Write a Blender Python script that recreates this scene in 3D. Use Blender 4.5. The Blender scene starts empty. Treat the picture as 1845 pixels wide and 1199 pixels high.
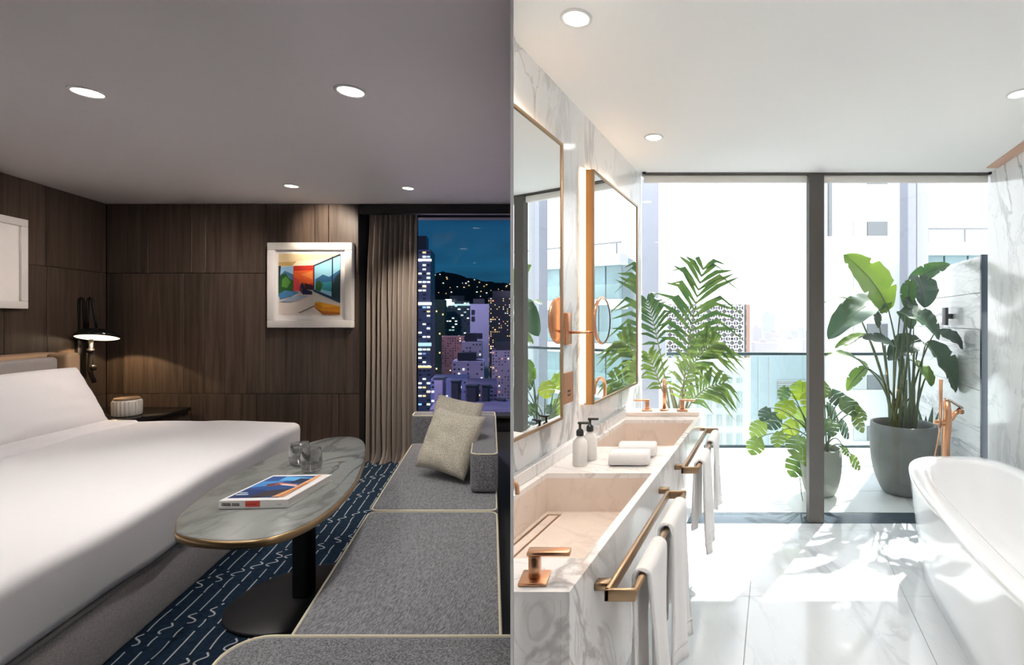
import bpy, bmesh, math, random
from mathutils import Vector, Matrix, noise
random.seed(7)
S = bpy.context.scene
COL = S.collection
F, PX, PY, H = 900.0, 1140.0, 575.0, 1.5        # focal length in pixels, principal point, eye height

# ------------------------------------------------------------------ camera
cd = bpy.data.cameras.new('camera')
cam = bpy.data.objects.new('camera', cd); COL.objects.link(cam)
cam.location = (0, 0, H); cam.rotation_euler = (math.pi/2, 0, 0)
cd.sensor_width = 36.0; cd.lens = F*36.0/1845.0
cd.shift_x = -(PX-922.5)/1845.0; cd.shift_y = -(599.5-PY)/1845.0
cd.clip_start = 0.02; cd.clip_end = 2000
S.camera = cam
# ------------------------------------------------------------------ sky, sun, exposure
w = bpy.data.worlds.new('day_sky'); S.world = w; w.use_nodes = True
_n = w.node_tree.nodes; _l = w.node_tree.links
_bg = _n['Background']
_tc = _n.new('ShaderNodeTexCoord'); _sx = _n.new('ShaderNodeSeparateXYZ'); _rp = _n.new('ShaderNodeValToRGB')
_l.new(_tc.outputs['Generated'], _sx.inputs[0]); _l.new(_sx.outputs['Z'], _rp.inputs[0]); _l.new(_rp.outputs[0], _bg.inputs['Color'])
_rp.color_ramp.elements[0].color = (.98, .98, 1.0, 1); _rp.color_ramp.elements[0].position = 0.0
_rp.color_ramp.elements[1].color = (.80, .88, 1.0, 1); _rp.color_ramp.elements[1].position = .8
SKY = 3.1
_bg.inputs['Strength'].default_value = SKY
sd = bpy.data.lights.new('sun', 'SUN'); sd.energy = 13.0; sd.angle = math.radians(.6); sd.color = (1, .975, .94)
sun = bpy.data.objects.new('sun', sd); COL.objects.link(sun)
sun.location = (6, 20, 30)
sun.rotation_euler = Vector((-.373, -.521, -.766)).to_track_quat('-Z', 'Y').to_euler()
vs = S.view_settings
vs.view_transform = 'Standard'; vs.look = 'None'; vs.gamma = 1.0; vs.exposure = 0.0; vs.use_curve_mapping = False
S.cycles.use_denoising = True
S.cycles.max_bounces = 10; S.cycles.diffuse_bounces = 6; S.cycles.glossy_bounces = 5
S.cycles.transmission_bounces = 8; S.cycles.transparent_max_bounces = 16
S.cycles.sample_clamp_indirect = 60.0
S.cycles.caustics_reflective = False; S.cycles.caustics_refractive = False

# ------------------------------------------------------------------ helpers
SL, SR = (885-PX)/F, (1395-PX)/F                  # the two oblique room axes (the building is fan shaped)
def L(a, y, z=0): return Vector((a+SL*y, y, z))   # bedroom plan -> world
def R(a, y, z=0): return Vector((a+SR*y, y, z))   # bathroom plan -> world
def W(a, y, z=0): return Vector((a, y, z))
def at(px, py, y): return Vector(((px-PX)/F*y, y, H-(py-PY)/F*y))
def onz(px, py, z):
    y = (H-z)*F/(py-PY); return Vector(((px-PX)/F*y, y, z))
PK = (922.5-PX)/F                                 # partition plane x = PK*y
WL = {}
def tag(o, label=None, cat=None, group=None, kind=None):
    if label: o['label'] = label
    if cat: o['category'] = cat
    if group: o['group'] = group
    if kind: o['kind'] = kind
    return o
def thing(name, label, cat, loc, group=None, kind=None):
    o = bpy.data.objects.new(name, None); COL.objects.link(o); o.location = loc
    o.empty_display_size = .1
    WL[o] = Vector(loc); return tag(o, label, cat, group, kind)
def mk(name, bm, mat, parent=None, smooth=38, origin=None):
    me = bpy.data.meshes.new(name)
    if smooth:
        lim = math.radians(smooth)
        for f in bm.faces: f.smooth = True
        for e in bm.edges:
            if len(e.link_faces) == 2 and e.calc_face_angle(0) > lim: e.smooth = False
    if origin is None:
        if parent is not None and bm.verts:
            origin = WL[parent]
        else:
            xs = [v.co for v in bm.verts]
            origin = Vector(((min(c.x for c in xs)+max(c.x for c in xs))/2, (min(c.y for c in xs)+max(c.y for c in xs))/2, min(c.z for c in xs)))
    origin = Vector(origin)
    for v in bm.verts: v.co -= origin
    bm.normal_update(); bm.to_mesh(me); bm.free()
    if isinstance(mat, (list, tuple)):
        for m in mat: me.materials.append(m)
    else: me.materials.append(mat)
    o = bpy.data.objects.new(name, me); COL.objects.link(o)
    WL[o] = origin
    if parent is not None:
        o.parent = parent; o.location = origin-WL[parent]
    else: o.location = origin
    return o
def inst(name, src, loc, parent=None, rotz=0.0, scale=None, mat=None):
    me = src.data
    o = bpy.data.objects.new(name, me); COL.objects.link(o)
    loc = Vector(loc); WL[o] = loc
    o.rotation_euler = (0, 0, rotz)
    if scale: o.scale = scale
    if parent is not None: o.parent = parent; o.location = loc-WL[parent]
    else: o.location = loc
    if mat: 
        o.material_slots[0].link = 'OBJECT'; o.material_slots[0].material = mat
    return o
def nb(): return bmesh.new()
def ppoly(bm, pts, z0, z1, mi=0):
    """vertical prism over a ccw polygon of world xy points"""
    b = [bm.verts.new((p[0], p[1], z0)) for p in pts]; t = [bm.verts.new((p[0], p[1], z1)) for p in pts]
    n = len(pts); fs = [bm.faces.new(b[::-1]), bm.faces.new(t)]
    for i in range(n): fs.append(bm.faces.new((b[i], b[(i+1) % n], t[(i+1) % n], t[i])))
    for f in fs: f.material_index = mi
    return b+t
def box(bm, m, a0, a1, y0, y1, z0, z1, bev=0, seg=2, mi=0):
    """box in plan coordinates of the mapping m (L, R or W), optionally bevelled"""
    t = bmesh.new()
    vs_ = ppoly(t, [(a0, y0), (a1, y0), (a1, y1), (a0, y1)], z0, z1)
    if bev: bmesh.ops.bevel(t, geom=list(t.edges), offset=bev, segments=seg, profile=.5, affect='EDGES')
    for v in t.verts: v.co = m(v.co.x, v.co.y, v.co.z)
    return join(bm, t, mi)
def join(bm, t, mi=0):
    t.verts.index_update()
    mp = [bm.verts.new(v.co) for v in t.verts]; out = []
    for f in t.faces:
        try:
            g = bm.faces.new([mp[v.index] for v in f.verts]); g.material_index = mi or f.material_index; out.append(g)
        except ValueError: pass
    t.free(); return mp
def cut(bm, p, n):
    """keep the side of the plane that the normal points away from, close the cut"""
    r = bmesh.ops.bisect_plane(bm, geom=list(bm.verts)+list(bm.edges)+list(bm.faces), plane_co=p, plane_no=n, clear_outer=True)
    es = [e for e in r['geom_cut'] if isinstance(e, bmesh.types.BMEdge)]
    if es: bmesh.ops.holes_fill(bm, edges=es)
    return bm
def cut_left(bm): return cut(bm, (PK*1.0-.0045, 1, 0), Vector((1, -PK, 0)).normalized())    # keep the bedroom side
def cut_right(bm): return cut(bm, (PK*1.0+.0045, 1, 0), Vector((-1, PK, 0)).normalized())   # keep the bathroom side
def tube(bm, pts, r, seg=8, closed=False, mi=0):
    pts = [Vector(p) for p in pts]; n = len(pts); rings = []
    rr = r if isinstance(r, (list, tuple)) else [r]*n
    ref = None
    for i, p in enumerate(pts):
        a = pts[(i-1) % n] if (closed or i > 0) else p; b = pts[(i+1) % n] if (closed or i < n-1) else p
        d = (b-a).normalized()
        if ref is None:
            ref = Vector((0, 0, 1)) if abs(d.z) < .9 else Vector((1, 0, 0))
        u = d.cross(ref).normalized(); v = u.cross(d).normalized(); ref = v
        rings.append([bm.verts.new(p+(u*math.cos(t)+v*math.sin(t))*rr[i]) for t in [2*math.pi*k/seg for k in range(seg)]])
    fs = []
    for i in range(n if closed else n-1):
        A, B = rings[i], rings[(i+1) % n]
        for k in range(seg): fs.append(bm.faces.new((A[k], A[(k+1) % seg], B[(k+1) % seg], B[k])))
    if not closed: fs += [bm.faces.new(rings[0][::-1]), bm.faces.new(rings[-1])]
    for f in fs: f.material_index = mi
def lathe(bm, prof, c, seg=32, mi=0, axis=None):
    """profile of (r, z) from outside bottom; axis = matrix to turn it"""
    c = Vector(c); rings = []
    M = axis or Matrix.Identity(3)
    for r, z in prof:
        if r < 1e-6: rings.append([bm.verts.new(c+M@Vector((0, 0, z)))])
        else: rings.append([bm.verts.new(c+M@Vector((r*math.cos(2*math.pi*k/seg), r*math.sin(2*math.pi*k/seg), z))) for k in range(seg)])
    for A, B in zip(rings, rings[1:]):
        for k in range(seg):
            k2 = (k+1) % seg
            if len(A) == 1 and len(B) == 1: continue
            if len(A) == 1: f = bm.faces.new((A[0], B[k2], B[k]))
            elif len(B) == 1: f = bm.faces.new((A[k], A[k2], B[0]))
            else: f = bm.faces.new((A[k], A[k2], B[k2], B[k]))
            f.material_index = mi
def loft(bm, rings, caps=True, closed=True):
    V = [[bm.verts.new(p) for p in r] for r in rings]; n = len(V[0])
    for A, B in zip(V, V[1:]):
        for k in range(n if closed else n-1):
            bm.faces.new((A[k], A[(k+1) % n], B[(k+1) % n], B[k]))
    if caps and closed: bm.faces.new(V[0][::-1]); bm.faces.new(V[-1])
def grid(bm, fn, nu, nv):
    V = [[bm.verts.new(fn(i/nu, j/nv)) for j in range(nv+1)] for i in range(nu+1)]
    for i in range(nu):
        for j in range(nv): bm.faces.new((V[i][j], V[i+1][j], V[i+1][j+1], V[i][j+1]))
def bez(a, b, c, n):
    return [a*(1-t)**2+b*2*t*(1-t)+c*t*t for t in [i/n for i in range(n+1)]]
def smooth_closed(pts, n=6):
    out = []; m = len(pts)
    for i in range(m):
        p0, p1, p2, p3 = pts[i-1], pts[i], pts[(i+1) % m], pts[(i+2) % m]
        for k in range(n):
            t = k/n
            out.append(.5*((2*p1)+(p2-p0)*t+(2*p0-5*p1+4*p2-p3)*t*t+(3*p1-p0-3*p2+p3)*t**3))
    return out

# ------------------------------------------------------------------ materials
def newmat(name):
    m = bpy.data.materials.new(name); m.use_nodes = True
    return m, m.node_tree.nodes, m.node_tree.links, m.node_tree.nodes['Principled BSDF']
def plain(name, col, rough=.5, metal=0, spec=.5, bump=0, bscale=200, var=0, emit=None, es=0, coat=0, sheen=0, vscale=3):
    m, n, l, p = newmat(name)
    p.inputs['Base Color'].default_value = (*col, 1); p.inputs['Roughness'].default_value = rough
    p.inputs['Metallic'].default_value = metal; p.inputs['Specular IOR Level'].default_value = spec
    if coat: p.inputs['Coat Weight'].default_value = coat; p.inputs['Coat Roughness'].default_value = .05
    if sheen: p.inputs['Sheen Weight'].default_value = sheen
    if emit: p.inputs['Emission Color'].default_value = (*emit, 1); p.inputs['Emission Strength'].default_value = es
    if var or bump:
        g = n.new('ShaderNodeNewGeometry')
    if var:
        t = n.new('ShaderNodeTexNoise'); t.inputs['Scale'].default_value = vscale; t.inputs['Detail'].default_value = 5
        l.new(g.outputs['Position'], t.inputs['Vector'])
        r = n.new('ShaderNodeValToRGB')
        r.color_ramp.elements[0].position = .3; r.color_ramp.elements[1].position = .7
        r.color_ramp.elements[0].color = (*[c*(1-var) for c in col], 1); r.color_ramp.elements[1].color = (*[min(1, c*(1+var)) for c in col], 1)
        l.new(t.outputs['Fac'], r.inputs[0]); l.new(r.outputs[0], p.inputs['Base Color'])
    if bump:
        t = n.new('ShaderNodeTexNoise'); t.inputs['Scale'].default_value = bscale; t.inputs['Detail'].default_value = 3
        l.new(g.outputs['Position'], t.inputs['Vector'])
        b = n.new('ShaderNodeBump'); b.inputs['Strength'].default_value = bump; b.inputs['Distance'].default_value = .004
        l.new(t.outputs['Fac'], b.inputs['Height']); l.new(b.outputs[0], p.inputs['Normal'])
    return m
def marble(name, base, vein, rough=.15, scale=1.3, amount=.7, rot=(.3, .5, .6), width=.035, stretch=(1, 1, .45), cloud=.1):
    m, n, l, p = newmat(name)
    g = n.new('ShaderNodeNewGeometry'); mp = n.new('ShaderNodeMapping')
    mp.inputs['Rotation'].default_value = rot; mp.inputs['Scale'].default_value = [scale*s for s in stretch]
    l.new(g.outputs['Position'], mp.inputs['Vector'])
    cols = []
    out = None
    for k, (sc, wd, am) in enumerate(((1.2, width, amount), (3.1, width*.8, amount*.6))):
        t = n.new('ShaderNodeTexNoise'); t.inputs['Scale'].default_value = sc; t.inputs['Detail'].default_value = 8
        t.inputs['Roughness'].default_value = .55; t.inputs['Distortion'].default_value = 1.1
        l.new(mp.outputs[0], t.inputs['Vector'])
        s = n.new('ShaderNodeMath'); s.operation = 'SUBTRACT'; s.inputs[1].default_value = .5; l.new(t.outputs['Fac'], s.inputs[0])
        ab = n.new('ShaderNodeMath'); ab.operation = 'ABSOLUTE'; l.new(s.outputs[0], ab.inputs[0])
        r = n.new('ShaderNodeMapRange'); r.inputs['From Min'].default_value = 0; r.inputs['From Max'].default_value = wd
        r.inputs['To Min'].default_value = am; r.inputs['To Max'].default_value = 0; r.interpolation_type = 'SMOOTHSTEP'
        l.new(ab.outputs[0], r.inputs['Value'])
        # break the veins up
        t2 = n.new('ShaderNodeTexNoise'); t2.inputs['Scale'].default_value = .9+k; t2.inputs['Detail'].default_value = 2
        l.new(mp.outputs[0], t2.inputs['Vector'])
        r2 = n.new('ShaderNodeMapRange'); r2.inputs['From Min'].default_value = .42; r2.inputs['From Max'].default_value = .65; l.new(t2.outputs['Fac'], r2.inputs['Value'])
        mu = n.new('ShaderNodeMath'); mu.operation = 'MULTIPLY'; l.new(r.outputs[0], mu.inputs[0]); l.new(r2.outputs[0], mu.inputs[1])
        if out is None: out = mu
        else:
            mx = n.new('ShaderNodeMath'); mx.operation = 'MAXIMUM'; l.new(out.outputs[0], mx.inputs[0]); l.new(mu.outputs[0], mx.inputs[1]); out = mx
    t3 = n.new('ShaderNodeTexNoise'); t3.inputs['Scale'].default_value = .8; t3.inputs['Detail'].default_value = 6; l.new(mp.outputs[0], t3.inputs['Vector'])
    mm = n.new('ShaderNodeMath'); mm.operation = 'MULTIPLY_ADD'; mm.inputs[1].default_value = cloud; l.new(t3.outputs['Fac'], mm.inputs[0]); l.new(out.outputs[0], mm.inputs[2])
    mix = n.new('ShaderNodeMix'); mix.data_type = 'RGBA'; mix.inputs['A'].default_value = (*base, 1); mix.inputs['B'].default_value = (*vein, 1)
    l.new(mm.outputs[0], mix.inputs['Factor']); l.new(mix.outputs['Result'], p.inputs['Base Color'])
    p.inputs['Roughness'].default_value = rough
    return m
def wood(name, c0, c1, rough=.45, scale=(26, 26, 1.3)):
    m, n, l, p = newmat(name)
    g = n.new('ShaderNodeNewGeometry'); mp = n.new('ShaderNodeMapping'); mp.inputs['Scale'].default_value = scale
    oi = n.new('ShaderNodeObjectInfo')
    ad = n.new('ShaderNodeVectorMath'); ad.operation = 'ADD'
    l.new(g.outputs['Position'], mp.inputs['Vector']); l.new(mp.outputs[0], ad.inputs[0])
    ml = n.new('ShaderNodeMath'); ml.operation = 'MULTIPLY'; ml.inputs[1].default_value = 50; l.new(oi.outputs['Random'], ml.inputs[0]); l.new(ml.outputs[0], ad.inputs[1])
    t = n.new('ShaderNodeTexNoise'); t.inputs['Scale'].default_value = 1; t.inputs['Detail'].default_value = 7; t.inputs['Distortion'].default_value = .6
    l.new(ad.outputs[0], t.inputs['Vector'])
    r = n.new('ShaderNodeValToRGB'); r.color_ramp.elements[0].position = .3; r.color_ramp.elements[1].position = .72
    r.color_ramp.elements[0].color = (*c0, 1); r.color_ramp.elements[1].color = (*c1, 1)
    l.new(t.outputs['Fac'], r.inputs[0])
    hv = n.new('ShaderNodeHueSaturation')
    mr = n.new('ShaderNodeMapRange'); mr.inputs['To Min'].default_value = .8; mr.inputs['To Max'].default_value = 1.2
    l.new(oi.outputs['Random'], mr.inputs['Value']); l.new(mr.outputs[0], hv.inputs['Value']); l.new(r.outputs[0], hv.inputs['Color'])
    l.new(hv.outputs[0], p.inputs['Base Color']); p.inputs['Roughness'].default_value = rough
    b = n.new('ShaderNodeBump'); b.inputs['Strength'].default_value = .12; b.inputs['Distance'].default_value = .002
    l.new(t.outputs['Fac'], b.inputs['Height']); l.new(b.outputs[0], p.inputs['Normal'])
    return m
def heather(name, c0, c1, scale=150, stretch=(1, .25, 1), bump=.35, rot=0.0):
    m, n, l, p = newmat(name)
    g = n.new('ShaderNodeNewGeometry'); mp = n.new('ShaderNodeMapping'); mp.inputs['Scale'].default_value = stretch; mp.inputs['Rotation'].default_value = (0, 0, rot)
    l.new(g.outputs['Position'], mp.inputs['Vector'])
    t = n.new('ShaderNodeTexNoise'); t.inputs['Scale'].default_value = scale; t.inputs['Detail'].default_value = 4; t.inputs['Roughness'].default_value = .7
    l.new(mp.outputs[0], t.inputs['Vector'])
    r = n.new('ShaderNodeValToRGB'); r.color_ramp.elements[0].position = .36; r.color_ramp.elements[1].position = .64
    r.color_ramp.elements[0].color = (*c0, 1); r.color_ramp.elements[1].color = (*c1, 1)
    l.new(t.outputs['Fac'], r.inputs[0]); l.new(r.outputs[0], p.inputs['Base Color'])
    p.inputs['Roughness'].default_value = .95; p.inputs['Specular IOR Level'].default_value = .15; p.inputs['Sheen Weight'].default_value = .15
    b = n.new('ShaderNodeBump'); b.inputs['Strength'].default_value = bump; b.inputs['Distance'].default_value = .003
    l.new(t.outputs['Fac'], b.inputs['Height']); l.new(b.outputs[0], p.inputs['Normal'])
    return m
def glassy(name, tint=(1, 1, 1), refl=.05, rough=0.0):
    m = bpy.data.materials.new(name); m.use_nodes = True; n = m.node_tree.nodes; l = m.node_tree.links
    n.remove(n['Principled BSDF']); o = n['Material Output']
    t = n.new('ShaderNodeBsdfTransparent'); t.inputs[0].default_value = (*tint, 1)
    g = n.new('ShaderNodeBsdfGlossy'); g.inputs['Roughness'].default_value = rough
    fr = n.new('ShaderNodeLayerWeight'); fr.inputs['Blend'].default_value = .25
    mr = n.new('ShaderNodeMapRange'); mr.inputs['To Min'].default_value = refl*.5; mr.inputs['To Max'].default_value = min(1, refl*8)
    l.new(fr.outputs['Facing'], mr.inputs['Value'])
    pw = n.new('ShaderNodeMath'); pw.operation = 'POWER'; pw.inputs[1].default_value = 1.5; l.new(mr.outputs[0], pw.inputs[0])
    mx = n.new('ShaderNodeMixShader'); l.new(mr.outputs[0], mx.inputs[0]); l.new(t.outputs[0], mx.inputs[1]); l.new(g.outputs[0], mx.inputs[2])
    l.new(mx.outputs[0], o.inputs['Surface'])
    return m
def emis(name, col, s):
    m = bpy.data.materials.new(name); m.use_nodes = True; n = m.node_tree.nodes
    p = n['Principled BSDF']; p.inputs['Base Color'].default_value = (*[min(1, c) for c in col], 1)
    p.inputs['Emission Color'].default_value = (*col, 1); p.inputs['Emission Strength'].default_value = s
    return m
def leafmat(name, c0, c1, tr=.5, rough=.4):
    m = bpy.data.materials.new(name); m.use_nodes = True; n = m.node_tree.nodes; l = m.node_tree.links
    p = n['Principled BSDF']; o = n['Material Output']
    g = n.new('ShaderNodeNewGeometry'); t = n.new('ShaderNodeTexNoise'); t.inputs['Scale'].default_value = 9; t.inputs['Detail'].default_value = 3
    l.new(g.outputs['Position'], t.inputs['Vector'])
    oi = n.new('ShaderNodeObjectInfo'); av = n.new('ShaderNodeMath'); av.operation = 'ADD'
    l.new(t.outputs['Fac'], av.inputs[0]); l.new(oi.outputs['Random'], av.inputs[1])
    r = n.new('ShaderNodeValToRGB'); r.color_ramp.elements[0].position = .4; r.color_ramp.elements[1].position = 1.0
    av2 = n.new('ShaderNodeMath'); av2.operation = 'MULTIPLY'; av2.inputs[1].default_value = .75; l.new(av.outputs[0], av2.inputs[0])
    r.color_ramp.elements[0].color = (*c0, 1); r.color_ramp.elements[1].color = (*c1, 1)
    l.new(av2.outputs[0], r.inputs[0]); l.new(r.outputs[0], p.inputs['Base Color'])
    p.inputs['Roughness'].default_value = rough
    ts = n.new('ShaderNodeBsdfTranslucent'); hs = n.new('ShaderNodeHueSaturation'); hs.inputs['Value'].default_value = 1.7; hs.inputs['Hue'].default_value = .485
    l.new(r.outputs[0], hs.inputs['Color']); l.new(hs.outputs[0], ts.inputs['Color'])
    mx = n.new('ShaderNodeMixShader'); mx.inputs[0].default_value = tr
    l.new(p.outputs[0], mx.inputs[1]); l.new(ts.outputs[0], mx.inputs[2]); l.new(mx.outputs[0], o.inputs['Surface'])
    return m

M = {}
M['wood'] = wood('dark_walnut', (.036, .025, .0185), (.098, .069, .051))
M['gap'] = plain('panel_gap_black', (.006, .005, .005), .9)
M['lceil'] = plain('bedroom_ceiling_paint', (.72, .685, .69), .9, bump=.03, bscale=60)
M['dark'] = plain('dark_trim', (.012, .011, .011), .6)
M['linen'] = plain('white_linen', (.80, .78, .785), .9, spec=.2, bump=.05, bscale=420, sheen=.1)
M['bedbase'] = heather('bed_base_grey', (.26, .235, .23), (.52, .475, .465), 220, (1, 1, 1))
M['tan'] = plain('tan_leather', (.42, .28, .165), .5, bump=.1)
M['headgrey'] = heather('headboard_grey', (.24, .22, .21), (.40, .37, .355), 260, (1, 1, 1))
M['sofa'] = heather('charcoal_weave', (.075, .077, .088), (.36, .36, .38), 210, (1.5, .22, 1), .3, -.27)
M['sofa2'] = heather('charcoal_weave_fine', (.06, .062, .07), (.34, .34, .36), 210, (1, 1, .5), .3)
M['pipe'] = plain('cream_piping', (.72, .67, .50), .8)
M['cream'] = heather('cream_boucle', (.34, .31, .24), (.70, .66, .55), 150, (1, 1, 1), .5)
M['stone'] = marble('grey_green_stone', (.30, .315, .295), (.07, .07, .065), .38, 2.2, .75, (.1, .2, .9), .05, (1, .55, 1), .5)
M['brass'] = plain('aged_brass', (.48, .33, .17), .33, 1)
M['black'] = plain('black_metal', (.010, .010, .011), .42)
M['blackgloss'] = plain('black_gloss', (.006, .006, .007), .16)
M['carpet'] = plain('navy_carpet', (.015, .031, .054), .97, spec=.1, bump=.5, bscale=330, var=.35, vscale=40)
M['thread'] = plain('white_carpet_thread', (.50, .52, .53), .95, spec=.1, bump=.4, bscale=400)
M['curtain'] = plain('taupe_curtain', (.27, .225, .195), .62, spec=.35, sheen=.3, bump=.06, bscale=500)
M['framewhite'] = plain('white_frame', (.74, .72, .69), .5)
M['matboard'] = plain('white_mat', (.82, .80, .77), .9)
M['smoke'] = glassy('smoked_glass', (.82, .82, .82), .10)
M['pane'] = glassy('window_glass', (.97, .985, .98), .035)
M['rail_glass'] = glassy('balustrade_glass', (.93, .98, .975), .05)
M['white'] = plain('white_paint', (.84, .84, .83), .8)
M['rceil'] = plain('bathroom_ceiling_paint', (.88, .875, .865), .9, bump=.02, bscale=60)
M['marble'] = marble('white_marble', (.89, .89, .89), (.30, .30, .32), .14, 1.1, .75, (.4, .5, .3), .03, (1, 1, .5), .06)
M['floor_marble'] = marble('floor_marble', (.64, .67, .69), (.33, .35, .38), .06, 1.2, .65, (0, .2, .75), .04, (1, .35, 1), .18)
M['vanity'] = marble('warm_marble', (.87, .845, .825), (.40, .36, .35), .16, 1.6, .65, (.3, .6, .4), .03, (1, 1, .5), .08)
M['basin'] = marble('blush_marble', (.80, .69, .61), (.52, .40, .34), .2, 1.8, .5, (.3, .6, .4), .03, (1, 1, .5), .12)
M['shower'] = marble('striped_marble', (.72, .71, .70), (.25, .25, .27), .25, 1.6, .8, (.15, -.25, .1), .045, (.35, .35, 2.2), .15)
M['copper'] = plain('brushed_copper', (.66, .36, .215), .28, 1)
M['bronze'] = plain('brushed_bronze', (.40, .265, .16), .36, 1)
M['bronzebox'] = plain('bronze_panel', (.46, .25, .095), .45, .5)
M['mirror'] = plain('silver_mirror', (.93, .945, .94), .0, 1)
M['frame_brown'] = plain('window_frame_bronze', (.105, .095, .088), .45, .2)
M['slate'] = plain('threshold_slate', (.045, .065, .085), .25)
M['towel'] = plain('white_terry', (.91, .875, .86), .97, spec=.1, bump=.6, bscale=500, sheen=.2)
M['soap'] = plain('white_bottle', (.84, .81, .78), .3)
M['tub'] = plain('tub_acrylic', (.86, .86, .865), .12, coat=.4)
M['pot'] = plain('grey_concrete_pot', (.19, .20, .195), .75, var=.12, vscale=8, bump=.2, bscale=60)
M['pot2'] = plain('sage_concrete_pot', (.26, .28, .235), .75, var=.12, vscale=8, bump=.2, bscale=60)
M['soil'] = plain('soil', (.03, .022, .016), .95, bump=.8, bscale=60)
M['leaf'] = leafmat('banana_leaf', (.024, .080, .018), (.125, .23, .025), .32, .40)
M['leaf_dark'] = leafmat('dark_leaf', (.018, .050, .028), (.042, .10, .045), .18, .34)
M['palm'] = leafmat('palm_leaf', (.028, .070, .020), (.15, .22, .040), .32)
M['mons'] = leafmat('monstera_leaf', (.028, .085, .025), (.14, .23, .035), .33, .36)
M['mons_b'] = leafmat('young_monstera_leaf', (.10, .19, .012), (.26, .34, .02), .45, .4)
M['stem'] = plain('green_stem', (.09, .13, .045), .5)
M['bark'] = plain('palm_stem', (.16, .15, .06), .6)
M['deck'] = plain('balcony_stone', (.70, .71, .71), .35, var=.06, vscale=2)
M['bwhite'] = plain('white_render', (.80, .80, .80), .9)
M['bgrey'] = plain('facade_glass_grey', (.22, .23, .24), .4)
M['bpale'] = plain('pale_pane', (.55, .56, .54), .4)
M['column'] = plain('column_grey', (.40, .40, .43), .7)
M['column_b'] = plain('column_tile_lavender', (.33, .34, .40), .6)
M['teal'] = plain('teal_glass', (.20, .31, .34), .12, .0, coat=.3, var=.3, vscale=.35)
M['lattice'] = plain('lattice_white', (.68, .66, .66), .8)
M['latback'] = plain('lattice_backing', (.24, .23, .235), .8)
M['orange'] = plain('orange_edge', (.45, .27, .22), .8)
M['bblue'] = plain('pale_blue_wall', (.42, .50, .53), .8)
M['haze1'] = plain('hazy_tower_pale', (.47, .48, .53), .95)  # distance haze is put into these pale wall colours
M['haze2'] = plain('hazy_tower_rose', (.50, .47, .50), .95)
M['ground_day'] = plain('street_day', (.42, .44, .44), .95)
M['bushes'] = plain('hedge_green', (.06, .13, .03), .8)
M['lamp_glow'] = emis('lamp_lens', (1, .93, .84), 9)
M['lamp_glow_r'] = emis('lamp_lens_day', (1, .97, .92), 9)
M['trimring'] = plain('lamp_trim_ring', (.75, .73, .72), .5)
M['led'] = emis('led_strip', (1, .68, .42), 7)
M['shadein'] = emis('shade_inside', (1, .80, .52), 2.6)

# ================================================================== THE SHELL OF THE TWO ROOMS
LZ, RZ = 2.676, 2.577                 # ceiling heights
YB, YW = 5.09, 3.70                   # bedroom back wall, bathroom glass front
AL = -3.92                            # bedroom left wall
AV, AR = -1.0, 1.59                   # bathroom mirror wall, bathroom right wall
def st(name, bm, mat, label, cat, smooth=0, parent=None):
    return tag(mk(name, bm, mat, parent, smooth), label, cat, kind='structure')
PN = lambda y, s=0: (PK*y+s, y)
# the thin white partition that both rooms share, with a hatch beside the eye
bm = nb()
def pslab(y0, y1, z0, z1, t=.0038):
    ppoly(bm, [PN(y0, -t), PN(y0, t), PN(y1, t), PN(y1, -t)], z0, z1)
pslab(1.15, 5.62, 0, 2.78)
pslab(-.06, 1.15, 2.28, 2.78); pslab(-.06, 1.15, 0, .62); pslab(-1.3, -.06, 0, 2.78)
st('wall_partition', bm, M['white'], 'thin white partition edge standing between dark bedroom and bright bathroom', 'partition')
# bedroom
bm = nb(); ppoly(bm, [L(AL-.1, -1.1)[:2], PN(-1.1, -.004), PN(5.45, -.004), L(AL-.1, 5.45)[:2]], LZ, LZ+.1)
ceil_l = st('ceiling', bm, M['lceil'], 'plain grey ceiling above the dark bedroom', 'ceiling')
bm = nb(); ppoly(bm, [L(AL-.1, -1.1)[:2], PN(-1.1, -.004), PN(5.45, -.004), L(AL-.1, 5.45)[:2]], -.1, 0)
floor_l = st('floor', bm, M['carpet'], 'navy carpet with broken white squiggle lines', 'carpet')
# white thread drawing in the carpet: broken lines with a kink wherever a diagonal band crosses
bm = nb()
def ribbon(pts, wd=.0075):
    pr = None
    for i, p in enumerate(pts):
        a = pts[max(0, i-1)]; b = pts[min(len(pts)-1, i+1)]
        d = Vector((b[0]-a[0], b[1]-a[1])); d.normalize(); n_ = Vector((-d.y, d.x))*wd/2
        q = [bm.verts.new(L(p[0]+n_.x, p[1]+n_.y, .0025)), bm.verts.new(L(p[0]-n_.x, p[1]-n_.y, .0025))]
        if pr: bm.faces.new((pr[0], q[0], q[1], pr[1]))
        pr = q
rc = random.Random(3)
a = -1.72
while a < -.35:
    y = 1.2+rc.random()*.1
    while y < 5.2:
        ph = ((y-.9*a) % .47)
        if ph < .11:
            amp = .018+.012*rc.random(); sg = rc.choice((-1, 1)); ln = .085
            pts = [(a+sg*amp*math.sin(2*math.pi*k/10)*(1 if k not in (0, 10) else .2), y+ln*(k/10)+.016*math.sin(2*math.pi*k/10)*(k/10-.5)) for k in range(11)]
            ribbon(pts, .009); y += ln+.02
            if rc.random() < .4: ribbon([(a+.01, y), (a+.018, y+.012)], .012); y += .03
        else:
            ln = min(.06+rc.random()*.2, .47-ph+.01)
            wob = rc.uniform(-.006, .006)
            ribbon([(a+wob*math.sin(math.pi*k/4), y+ln*k/4) for k in range(5)]); y += ln+.012+rc.random()*.03
    a += .072+rc.uniform(-.008, .008)
tag(mk('carpet_thread', bm, M['thread'], floor_l, 0), kind='stuff')
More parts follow.
